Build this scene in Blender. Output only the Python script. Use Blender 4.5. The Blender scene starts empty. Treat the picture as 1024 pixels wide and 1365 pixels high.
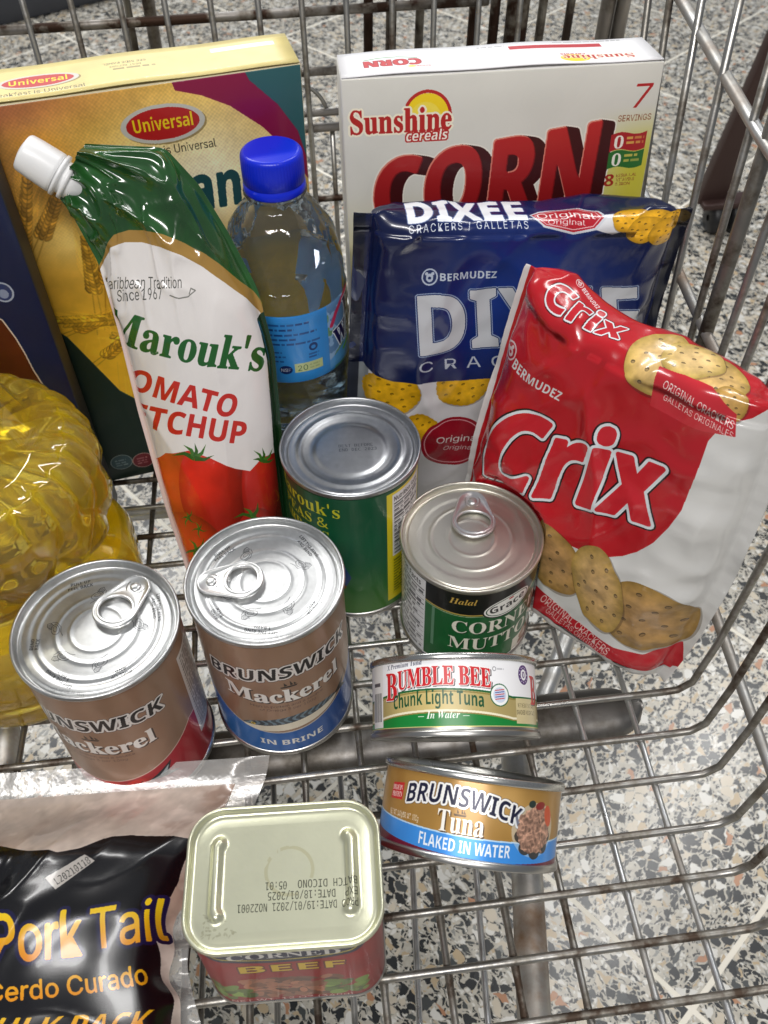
import bpy, bmesh, math, os, random
import numpy as np
from mathutils import Vector, Matrix

# ------------------------------------------------------------------ camera, world, lights, exposure
S = 0.001                                   # everything below is written in millimetres
scene = bpy.context.scene
COL = scene.collection
random.seed(7)

camd = bpy.data.cameras.new("camera")
cam = bpy.data.objects.new("camera", camd)
COL.objects.link(cam)
CR = ((0.9926815, -0.1201575, -0.0120629), (-0.0983704, -0.7466369, -0.6579184), (0.0700472, 0.6542901, -0.7529926))
cam.matrix_world = Matrix(((CR[0][0], -CR[1][0], -CR[2][0], -160.31 * S),
                           (CR[0][1], -CR[1][1], -CR[2][1], -211.03 * S),
                           (CR[0][2], -CR[1][2], -CR[2][2], 446.90 * S), (0, 0, 0, 1)))
camd.sensor_fit = 'HORIZONTAL'
camd.sensor_width = 36.0
camd.lens = 1200.0 / 1024.0 * 36.0
camd.clip_start = 0.02
camd.clip_end = 60.0
camd.dof.use_dof = True
camd.dof.focus_distance = 0.44
camd.dof.aperture_fstop = 26.0
scene.camera = cam

world = bpy.data.worlds.new("World")
scene.world = world
world.use_nodes = True
wn = world.node_tree.nodes
wn["Background"].inputs[0].default_value = (0.86, 0.92, 1.0, 1)
wn["Background"].inputs[1].default_value = 0.21

def area_light(name, loc, target, sx, sy, power, color):
    d = bpy.data.lights.new(name, 'AREA')
    d.shape = 'RECTANGLE'
    d.size, d.size_y = sx, sy
    d.energy = power
    d.color = color
    o = bpy.data.objects.new(name, d)
    COL.objects.link(o)
    o.location = loc
    o.rotation_euler = (Vector(target) - Vector(loc)).to_track_quat('-Z', 'Y').to_euler()
    return o

# long fluorescent fittings on the shop ceiling
area_light("ceiling_light", (-1.0, 2.3, 2.35), (-0.15, 0.1, 0), 1.5, 0.14, 36, (1.0, 0.99, 0.97))
area_light("ceiling_light", (0.95, 1.0, 2.35), (-0.1, 0.1, 0), 0.16, 1.5, 22, (1.0, 0.99, 0.97))
area_light("ceiling_light", (-0.45, -1.15, 2.2), (-0.15, 0.1, 0.1), 1.5, 0.14, 44, (1.0, 0.97, 0.94))
area_light("ceiling_light", (0.2, 3.6, 2.3), (0.2, 2.4, 0), 1.5, 0.25, 44, (0.92, 0.96, 1.0))

scene.view_settings.view_transform = 'Standard'
scene.view_settings.look = 'None'
scene.view_settings.exposure = 0.08
scene.view_settings.gamma = 1.0
scene.render.engine = 'CYCLES'
scene.cycles.use_denoising = True
scene.cycles.max_bounces = 14
scene.cycles.transmission_bounces = 12
scene.cycles.transparent_max_bounces = 24
scene.cycles.sample_clamp_indirect = 8.0

# ------------------------------------------------------------------ small helpers
def put(name, me, mats, parent=None, smooth=True):
    o = bpy.data.objects.new(name, me)
    COL.objects.link(o)
    if not isinstance(mats, (list, tuple)):
        mats = [mats]
    if not me.materials:
        for m in mats:
            me.materials.append(m)
    if smooth:
        me.polygons.foreach_set("use_smooth", [True] * len(me.polygons))
    if parent:
        o.parent = parent
    return o

def empty(name, loc=(0, 0, 0), rot=None):
    o = bpy.data.objects.new(name, None)
    COL.objects.link(o)
    m = Matrix.Translation(Vector(loc) * S)
    if rot is not None:
        m = m @ rot.to_4x4()
    o.matrix_world = m
    o.empty_display_size = 0.02
    return o

def tag(o, label=None, cat=None, group=None, kind=None):
    if label: o["label"] = label
    if cat: o["category"] = cat
    if group: o["group"] = group
    if kind: o["kind"] = kind
    return o

def mesh_from(name, verts, faces, uvs=None, matidx=None):
    me = bpy.data.meshes.new(name)
    me.from_pydata([tuple(np.asarray(v, float) * S) for v in verts], [], faces)
    if uvs is not None:                      # uv per vertex or per loop
        uv = me.uv_layers.new(name="UVMap")
        if len(uvs) == len(me.loops) and len(uvs) != len(verts):
            flat = np.asarray(uvs, np.float32).ravel()
        else:
            li = np.empty(len(me.loops), np.int32)
            me.loops.foreach_get("vertex_index", li)
            flat = np.asarray(uvs, np.float32)[li].ravel()
        uv.data.foreach_set("uv", flat)
    if matidx is not None:
        me.polygons.foreach_set("material_index", matidx)
    me.update()
    return me

def sharpen(o, deg=35):
    """smooth shading with creases kept"""
    me = o.data
    me.polygons.foreach_set("use_smooth", [True] * len(me.polygons))
    bm = bmesh.new(); bm.from_mesh(me)
    lim = math.radians(deg)
    for e in bm.edges:
        if len(e.link_faces) == 2 and e.calc_face_angle(0) > lim:
            e.smooth = False
    bm.to_mesh(me); bm.free()
    return o

def lathe(name, prof, n=72, fr=None, cap0=False, cap1=False, uvmode="cyl", arc=None):
    """prof: (r, z) list; fr(theta, r, z) -> r ; uv u around, v along the profile (by z range)"""
    verts, faces, uvs = [], [], []
    m = len(prof)
    zs = [p[1] for p in prof]
    z0, z1 = min(zs), max(zs)
    rmax = max(p[0] for p in prof)
    for i in range(n + 1):
        t = 2 * math.pi * i / n
        for (r, z) in prof:
            rr = fr(t, r, z) if fr else r
            x, y = rr * math.cos(t), rr * math.sin(t)
            verts.append((x, y, z))
            if uvmode == "cyl":
                uvs.append((i / n, (z - z0) / max(1e-6, z1 - z0)))
            else:
                uvs.append((0.5 - y / (2 * rmax), 0.5 + x / (2 * rmax)))
    for i in range(n):
        for k in range(m - 1):
            a, b = i * m + k, (i + 1) * m + k
            faces.append((a, b, b + 1, a + 1))
    if cap0:
        c = len(verts); verts.append((0, 0, prof[0][1])); uvs.append((0.5, 0.0 if uvmode == "cyl" else 0.5))
        for i in range(n): faces.append((c, (i + 1) * m, i * m))
    if cap1:
        c = len(verts); verts.append((0, 0, prof[-1][1])); uvs.append((0.5, 1.0 if uvmode == "cyl" else 0.5))
        for i in range(n): faces.append((c, i * m + m - 1, (i + 1) * m + m - 1))
    me = mesh_from(name, verts, faces, uvs)
    if uvmode != "cyl" or True:              # weld the seam geometry but keep loop uvs
        bm = bmesh.new(); bm.from_mesh(me)
        bmesh.ops.remove_doubles(bm, verts=bm.verts, dist=1e-7)
        bmesh.ops.dissolve_degenerate(bm, dist=1e-8, edges=bm.edges)
        bmesh.ops.recalc_face_normals(bm, faces=bm.faces)
        bm.to_mesh(me); bm.free()
    return me

def tube(name, pts, r, n=8, closed=False, smooth_iter=0):
    P = [Vector(p) for p in pts]
    for _ in range(smooth_iter):             # chaikin corner rounding
        Q = [P[0]]
        for a, b in zip(P[:-1], P[1:]):
            Q += [a.lerp(b, 0.25), a.lerp(b, 0.75)]
        Q.append(P[-1]); P = Q
    verts, faces = [], []
    ref = None
    for i, p in enumerate(P):
        d = (P[min(i + 1, len(P) - 1)] - P[max(i - 1, 0)]).normalized()
        if ref is None:
            ref = d.orthogonal().normalized()
        ref = (ref - d * ref.dot(d)).normalized()
        b = d.cross(ref)
        rr = r[i] if isinstance(r, (list, tuple)) else r
        for k in range(n):
            t = 2 * math.pi * k / n
            verts.append(p + (ref * math.cos(t) + b * math.sin(t)) * rr)
    for i in range(len(P) - 1):
        for k in range(n):
            a = i * n + k; c = i * n + (k + 1) % n
            faces.append((a, c, c + n, a + n))
    faces.append(tuple(reversed(range(n))))
    faces.append(tuple(range((len(P) - 1) * n, len(P) * n)))
    return mesh_from(name, verts, faces)

def box_mesh(name, x0, x1, y0, y1, z0, z1, bevel=0.0, seg=2):
    bm = bmesh.new()
    bmesh.ops.create_cube(bm, size=1)
    for v in bm.verts:
        v.co = Vector(((x0 + x1) / 2 + v.co.x * (x1 - x0), (y0 + y1) / 2 + v.co.y * (y1 - y0), (z0 + z1) / 2 + v.co.z * (z1 - z0))) * S
    if bevel:
        bmesh.ops.bevel(bm, geom=list(bm.edges), offset=bevel * S, segments=seg, profile=0.5, affect='EDGES')
    me = bpy.data.meshes.new(name)
    bm.to_mesh(me); bm.free()
    return me

# value noise for shapes
_rs = np.random.RandomState(11)
_NT = _rs.rand(256, 256)
def vnoise(x, y, seed=0):
    x = np.asarray(x, float) + seed * 17.3; y = np.asarray(y, float) + seed * 9.1
    xi = np.floor(x).astype(int); yi = np.floor(y).astype(int)
    fx, fy = x - xi, y - yi
    fx = fx * fx * (3 - 2 * fx); fy = fy * fy * (3 - 2 * fy)
    g = lambda a, b: _NT[a % 256, b % 256]
    return (g(xi, yi) * (1 - fx) + g(xi + 1, yi) * fx) * (1 - fy) + (g(xi, yi + 1) * (1 - fx) + g(xi + 1, yi + 1) * fx) * fy
def fbm(x, y, seed=0, oct=4):
    s, a, t = 0, 1.0, 0
    for o in range(oct):
        s = s + a * vnoise(x * 2 ** o, y * 2 ** o, seed + o * 3); t += a; a *= 0.5
    return s / t
def ridge(x, y, seed=0):
    return 1 - np.abs(vnoise(x, y, seed) * 2 - 1)
def sstep(a, b, x):
    t = np.clip((x - a) / (b - a), 0, 1); return t * t * (3 - 2 * t)

# ------------------------------------------------------------------ materials
def new_mat(name):
    m = bpy.data.materials.new(name)
    m.use_nodes = True
    return m, m.node_tree.nodes, m.node_tree.links, m.node_tree.nodes["Principled BSDF"]

def simple(name, col, rough=0.5, metal=0.0, spec=0.5, coat=0.0, trans=0.0, ior=1.45, bump=0.0, bscale=200.0, rvar=0.0):
    m, n, l, b = new_mat(name)
    b.inputs["Base Color"].default_value = (*col, 1)
    b.inputs["Roughness"].default_value = rough
    b.inputs["Metallic"].default_value = metal
    b.inputs["Specular IOR Level"].default_value = spec
    b.inputs["Coat Weight"].default_value = coat
    b.inputs["Coat Roughness"].default_value = 0.08
    b.inputs["Transmission Weight"].default_value = trans
    b.inputs["IOR"].default_value = ior
    if bump or rvar:
        tc = n.new("ShaderNodeTexCoord"); nz = n.new("ShaderNodeTexNoise")
        nz.inputs["Scale"].default_value = bscale; nz.inputs["Detail"].default_value = 4
        l.new(tc.outputs["Object"], nz.inputs["Vector"])
        if bump:
            bp = n.new("ShaderNodeBump"); bp.inputs["Strength"].default_value = bump; bp.inputs["Distance"].default_value = 0.0005
            l.new(nz.outputs["Fac"], bp.inputs["Height"]); l.new(bp.outputs["Normal"], b.inputs["Normal"])
        if rvar:
            mr = n.new("ShaderNodeMapRange")
            mr.inputs["To Min"].default_value = max(0.02, rough - rvar); mr.inputs["To Max"].default_value = rough + rvar
            l.new(nz.outputs["Fac"], mr.inputs["Value"]); l.new(mr.outputs["Result"], b.inputs["Roughness"])
    return m

def image_mat(name, img, rough=0.35, metal=0.0, coat=0.0, spec=0.5, bump=0.0, bscale=150.0, bdist=0.0004, metal_from_alpha=False):
    m, n, l, b = new_mat(name)
    t = n.new("ShaderNodeTexImage"); t.image = img; t.interpolation = 'Linear'
    l.new(t.outputs["Color"], b.inputs["Base Color"])
    b.inputs["Roughness"].default_value = rough
    b.inputs["Metallic"].default_value = metal
    if metal_from_alpha:                     # alpha of the print = bare metal showing
        l.new(t.outputs["Alpha"], b.inputs["Metallic"])
    b.inputs["Coat Weight"].default_value = coat
    b.inputs["Coat Roughness"].default_value = 0.06
    b.inputs["Specular IOR Level"].default_value = spec
    if bump:
        tc = n.new("ShaderNodeTexCoord"); nz = n.new("ShaderNodeTexNoise")
        nz.inputs["Scale"].default_value = bscale; nz.inputs["Detail"].default_value = 5
        bp = n.new("ShaderNodeBump"); bp.inputs["Strength"].default_value = bump; bp.inputs["Distance"].default_value = bdist
        l.new(tc.outputs["Object"], nz.inputs["Vector"]); l.new(nz.outputs["Fac"], bp.inputs["Height"]); l.new(bp.outputs["Normal"], b.inputs["Normal"])
    return m

def worn_metal(name, base, rust, amount=0.45, rough=0.36, scale=60.0):
    m, n, l, b = new_mat(name)
    tc = n.new("ShaderNodeTexCoord"); oi = n.new("ShaderNodeObjectInfo")
    ad = n.new("ShaderNodeVectorMath"); ad.operation = 'ADD'
    l.new(tc.outputs["Object"], ad.inputs[0]); l.new(oi.outputs["Random"], ad.inputs[1])
    nz = n.new("ShaderNodeTexNoise"); nz.inputs["Scale"].default_value = scale; nz.inputs["Detail"].default_value = 6; nz.inputs["Roughness"].default_value = 0.65
    n2 = n.new("ShaderNodeTexNoise"); n2.inputs["Scale"].default_value = scale * 0.22; n2.inputs["Detail"].default_value = 3
    l.new(ad.outputs[0], nz.inputs["Vector"]); l.new(ad.outputs[0], n2.inputs["Vector"])
    mx = n.new("ShaderNodeMath"); mx.operation = 'MULTIPLY_ADD'; mx.inputs[1].default_value = 0.5
    l.new(nz.outputs["Fac"], mx.inputs[0]); 
    hf = n.new("ShaderNodeMath"); hf.operation = 'MULTIPLY'; hf.inputs[1].default_value = 0.5
    l.new(n2.outputs["Fac"], hf.inputs[0]); l.new(hf.outputs[0], mx.inputs[2])
    r = n.new("ShaderNodeValToRGB")
    e = r.color_ramp.elements
    e[0].position = 0.46; e[0].color = (*base, 1)
    e[1].position = 0.46 + 0.22 * (1.2 - amount); e[1].color = (*rust, 1)
    md = e.new(0.46 + 0.10 * (1.2 - amount)); md.color = (base[0] * 0.66, base[1] * 0.63, base[2] * 0.58, 1)
    l.new(mx.outputs[0], r.inputs["Fac"])
    l.new(r.outputs["Color"], b.inputs["Base Color"])
    mr = n.new("ShaderNodeMapRange"); mr.inputs["From Min"].default_value = 0.5; mr.inputs["From Max"].default_value = 0.75
    mr.inputs["To Min"].default_value = 0.95; mr.inputs["To Max"].default_value = 0.25
    l.new(mx.outputs[0], mr.inputs["Value"]); l.new(mr.outputs["Result"], b.inputs["Metallic"])
    m2 = n.new("ShaderNodeMapRange"); m2.inputs["From Min"].default_value = 0.35; m2.inputs["From Max"].default_value = 0.65
    m2.inputs["To Min"].default_value = rough - 0.08; m2.inputs["To Max"].default_value = rough + 0.3
    l.new(mx.outputs[0], m2.inputs["Value"]); l.new(m2.outputs["Result"], b.inputs["Roughness"])
    bp = n.new("ShaderNodeBump"); bp.inputs["Strength"].default_value = 0.35; bp.inputs["Distance"].default_value = 0.0006
    l.new(nz.outputs["Fac"], bp.inputs["Height"]); l.new(bp.outputs["Normal"], b.inputs["Normal"])
    return m

def film_mat(name, tint=(0.96, 0.97, 0.98), rough=0.12, haze=0.06, bump=0.3, bscale=90.0, ior=1.5):
    """thin clear plastic wall: mostly see-through, mirror-like at grazing angles, a little milky"""
    m = bpy.data.materials.new(name); m.use_nodes = True
    n, l = m.node_tree.nodes, m.node_tree.links
    n.clear()
    out = n.new("ShaderNodeOutputMaterial")
    tr = n.new("ShaderNodeBsdfTransparent"); tr.inputs[0].default_value = (*tint, 1)
    df = n.new("ShaderNodeBsdfDiffuse"); df.inputs[0].default_value = (0.85, 0.85, 0.83, 1)
    gl = n.new("ShaderNodeBsdfGlossy"); gl.inputs["Roughness"].default_value = rough; gl.inputs[0].default_value = (1, 1, 1, 1)
    fr = n.new("ShaderNodeFresnel"); fr.inputs["IOR"].default_value = ior
    m1 = n.new("ShaderNodeMixShader"); m1.inputs[0].default_value = haze
    m2 = n.new("ShaderNodeMixShader")
    l.new(tr.outputs[0], m1.inputs[1]); l.new(df.outputs[0], m1.inputs[2])
    l.new(fr.outputs[0], m2.inputs[0]); l.new(m1.outputs[0], m2.inputs[1]); l.new(gl.outputs[0], m2.inputs[2])
    l.new(m2.outputs[0], out.inputs[0])
    if bump:
        tc = n.new("ShaderNodeTexCoord"); nz = n.new("ShaderNodeTexNoise"); nz.inputs["Scale"].default_value = bscale; nz.inputs["Detail"].default_value = 3
        bp = n.new("ShaderNodeBump"); bp.inputs["Strength"].default_value = bump; bp.inputs["Distance"].default_value = 0.001
        l.new(tc.outputs["Object"], nz.inputs["Vector"]); l.new(nz.outputs["Fac"], bp.inputs["Height"])
        l.new(bp.outputs["Normal"], gl.inputs["Normal"]); l.new(bp.outputs["Normal"], fr.inputs["Normal"])
    return m

def terrazzo():
    m, n, l, b = new_mat("terrazzo")
    tc = n.new("ShaderNodeTexCoord"); oi = n.new("ShaderNodeObjectInfo")
    sc = n.new("ShaderNodeVectorMath"); sc.operation = 'SCALE'; sc.inputs["Scale"].default_value = 37.0
    cx = n.new("ShaderNodeCombineXYZ"); l.new(oi.outputs["Random"], cx.inputs[0])
    l.new(cx.outputs[0], sc.inputs[0])
    ad = n.new("ShaderNodeVectorMath"); l.new(tc.outputs["Object"], ad.inputs[0]); l.new(sc.outputs[0], ad.inputs[1])
    wz = n.new("ShaderNodeTexNoise"); wz.inputs["Scale"].default_value = 90; wz.inputs["Detail"].default_value = 2
    l.new(ad.outputs[0], wz.inputs["Vector"])
    ws = n.new("ShaderNodeVectorMath"); ws.operation = 'SCALE'; ws.inputs["Scale"].default_value = 0.012; l.new(wz.outputs["Color"], ws.inputs[0])
    wv = n.new("ShaderNodeVectorMath"); l.new(ad.outputs[0], wv.inputs[0]); l.new(ws.outputs[0], wv.inputs[1])
    def chips(scale, thr, stops, rnd=1.0, sx=1.0):
        mp = n.new("ShaderNodeMapping"); mp.inputs["Scale"].default_value = (1.0, sx, 1.0); mp.inputs["Rotation"].default_value = (0, 0, scale)
        l.new(wv.outputs[0], mp.inputs["Vector"])
        ve = n.new("ShaderNodeTexVoronoi"); ve.voronoi_dimensions = '2D'; ve.feature = 'DISTANCE_TO_EDGE'; ve.inputs["Scale"].default_value = scale; ve.inputs["Randomness"].default_value = rnd
        vc = n.new("ShaderNodeTexVoronoi"); vc.voronoi_dimensions = '2D'; vc.feature = 'F1'; vc.inputs["Scale"].default_value = scale; vc.inputs["Randomness"].default_value = rnd
        l.new(mp.outputs[0], ve.inputs["Vector"]); l.new(mp.outputs[0], vc.inputs["Vector"])
        se = n.new("ShaderNodeSeparateColor"); l.new(vc.outputs["Color"], se.inputs[0])
        # chip size differs from cell to cell
        mr = n.new("ShaderNodeMapRange"); mr.inputs["To Min"].default_value = thr * 0.35; mr.inputs["To Max"].default_value = thr * 2.4
        l.new(se.outputs[1], mr.inputs["Value"])
        gt = n.new("ShaderNodeMath"); gt.operation = 'GREATER_THAN'; l.new(ve.outputs["Distance"], gt.inputs[0]); l.new(mr.outputs["Result"], gt.inputs[1])
        rp = n.new("ShaderNodeValToRGB"); rp.color_ramp.interpolation = 'CONSTANT'
        e = rp.color_ramp.elements
        e[0].position = 0; e[0].color = stops[0][1]
        e[1].position = stops[1][0]; e[1].color = stops[1][1]
        for p, c in stops[2:]:
            k = e.new(p); k.color = c
        l.new(se.outputs[0], rp.inputs["Fac"])
        mm = n.new("ShaderNodeMath"); mm.operation = 'MULTIPLY'; l.new(gt.outputs[0], mm.inputs[0]); l.new(rp.outputs["Alpha"], mm.inputs[1])
        return rp.outputs["Color"], mm.outputs[0]
    K = lambda r, g, bb, a=1.0: (r, g, bb, a)
    dark, dgrey, grey, white, cream, tan, orange = K(.032, .034, .036), K(.07, .075, .075), K(.27, .27, .25), K(.70, .68, .63), K(.60, .53, .42), K(.50, .39, .25), K(.45, .23, .13)
    none = K(.4, .4, .4, 0)
    nz = n.new("ShaderNodeTexNoise"); nz.inputs["Scale"].default_value = 260; nz.inputs["Detail"].default_value = 5
    l.new(ad.outputs[0], nz.inputs["Vector"])
    cr = n.new("ShaderNodeValToRGB"); cr.color_ramp.elements[0].position = 0.3; cr.color_ramp.elements[0].color = K(.45, .415, .35); cr.color_ramp.elements[1].position = 0.7; cr.color_ramp.elements[1].color = K(.57, .535, .46)
    l.new(nz.outputs["Fac"], cr.inputs["Fac"])
    cur = cr.outputs["Color"]
    layers = [(430, 0.10, [(0, dark), (.16, none), (.48, grey), (.56, white), (.64, none), (.96, tan)], 1.0, 1.5),
              (205, 0.09, [(0, dark), (.34, dgrey), (.40, none), (.66, grey), (.70, white), (.80, none), (.95, tan)], 1.0, 1.45),
              (100, 0.095, [(0, dark), (.20, dgrey), (.25, none), (.52, white), (.60, cream), (.68, none), (.93, tan), (.975, orange)], 1.0, 1.3)]
    for lay in layers:
        c, f = chips(*lay)
        mix = n.new("ShaderNodeMix"); mix.data_type = 'RGBA'
        l.new(f, mix.inputs["Factor"]); l.new(cur, mix.inputs["A"]); l.new(c, mix.inputs["B"])
        cur = mix.outputs["Result"]
    dn = n.new("ShaderNodeTexNoise"); dn.inputs["Scale"].default_value = 9; dn.inputs["Detail"].default_value = 5; l.new(ad.outputs[0], dn.inputs["Vector"])
    dr = n.new("ShaderNodeMapRange"); dr.inputs["From Min"].default_value = .3; dr.inputs["From Max"].default_value = .7; dr.inputs["To Min"].default_value = .78; dr.inputs["To Max"].default_value = 1.0
    l.new(dn.outputs["Fac"], dr.inputs["Value"])
    dm = n.new("ShaderNodeVectorMath"); dm.operation = 'SCALE'; l.new(cur, dm.inputs[0]); l.new(dr.outputs["Result"], dm.inputs["Scale"])
    l.new(dm.outputs[0], b.inputs["Base Color"])
    b.inputs["Roughness"].default_value = 0.22
    r2 = n.new("ShaderNodeTexNoise"); r2.inputs["Scale"].default_value = 14; r2.inputs["Detail"].default_value = 4; l.new(ad.outputs[0], r2.inputs["Vector"])
    mr = n.new("ShaderNodeMapRange"); mr.inputs["To Min"].default_value = 0.14; mr.inputs["To Max"].default_value = 0.36
    l.new(r2.outputs["Fac"], mr.inputs["Value"]); l.new(mr.outputs["Result"], b.inputs["Roughness"])
    return m

# ------------------------------------------------------------------ flat print: labels are drawn here, shape by shape, as pixel arrays
_FD = bpy.utils.system_resource('DATAFILES', path='fonts') or ""
_FC = {}
def get_font(kind):
    fn = {'sans': 'Inter.woff2', 'math': 'NotoSansMath-Regular.woff2', 'mono': 'DejaVuSansMono.woff2'}.get(kind)
    if kind not in _FC:
        f = None
        try:
            if fn: f = bpy.data.fonts.load(os.path.join(_FD, fn))
        except Exception:
            f = None
        _FC[kind] = f
    return _FC[kind]
def restyle(s, style):
    """letters of the mathematical blocks give serif, italic and script faces"""
    base = {'serifb': (0x1D400, 0x1D41A, 0x1D7CE), 'serifbi': (0x1D468, 0x1D482, 0x1D7CE), 'scriptb': (0x1D4D0, 0x1D4EA, 0x1D7CE), 'sansb': (0x1D5D4, 0x1D5EE, 0x1D7EC), 'sansbi': (0x1D63C, 0x1D656, 0x1D7EC)}.get(style)
    if not base or get_font('math') is None: return s
    o = []
    for ch in s:
        if 'A' <= ch <= 'Z': o.append(chr(base[0] + ord(ch) - 65))
        elif 'a' <= ch <= 'z': o.append(chr(base[1] + ord(ch) - 97))
        elif '0' <= ch <= '9': o.append(chr(base[2] + ord(ch) - 48))
        else: o.append(ch)
    return "".join(o)
_TXT = None
def heavier(style, bold):
    if style == 'sans' and bold >= .03 and get_font('math') is not None: return 'sansb', max(0.0, bold - .045)
    return style, bold * .6
def text_tris(s, style='sans', bold=0.0, spacing=1.0):
    """triangles (n,3,2) of a line of text, cap height about 1, starting at x=0"""
    global _TXT
    if _TXT is None:
        cu = bpy.data.curves.new("lettering", 'FONT'); _TXT = bpy.data.objects.new("lettering", cu); COL.objects.link(_TXT)
    cu = _TXT.data
    kind = 'math' if style in ('serifb', 'serifbi', 'scriptb', 'sansb', 'sansbi') else ('sans' if style == 'sans' else ('mono' if style == 'mono' else style))
    f = get_font(kind)
    if f: cu.font = f
    cu.body = restyle(s, style)
    cu.offset = 0.0; cu.space_character = spacing; cu.resolution_u = 4; cu.size = 1.38
    dg = bpy.context.evaluated_depsgraph_get(); dg.update()
    me = _TXT.evaluated_get(dg).to_mesh()
    me.calc_loop_triangles()
    nv = len(me.vertices); co = np.empty(nv * 3, np.float32); me.vertices.foreach_get("co", co); co = co.reshape(-1, 3)[:, :2]
    nt = len(me.loop_triangles); ti = np.empty(nt * 3, np.int32)
    if nt: me.loop_triangles.foreach_get("vertices", ti)
    t = co[ti.reshape(-1, 3)].astype(float) if nt else np.zeros((0, 3, 2))
    _TXT.evaluated_get(dg).to_mesh_clear()
    if nt: t[..., 0] -= t[..., 0].min()
    return t
_CAP = {}
def lettering(s, style, spacing=1.0):
    """text triangles with the capitals scaled to height 1"""
    if style not in _CAP:
        h = text_tris("H", style)
        _CAP[style] = float(h[..., 1].max() - h[..., 1].min()) if len(h) else 1.0
    return text_tris(s, style, 0, spacing) / _CAP[style]

def hexc(c):
    if isinstance(c, str):
        c = c.lstrip('#'); return np.array([int(c[i:i + 2], 16) / 255 for i in (0, 2, 4)])
    return np.array(c, float)

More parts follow.
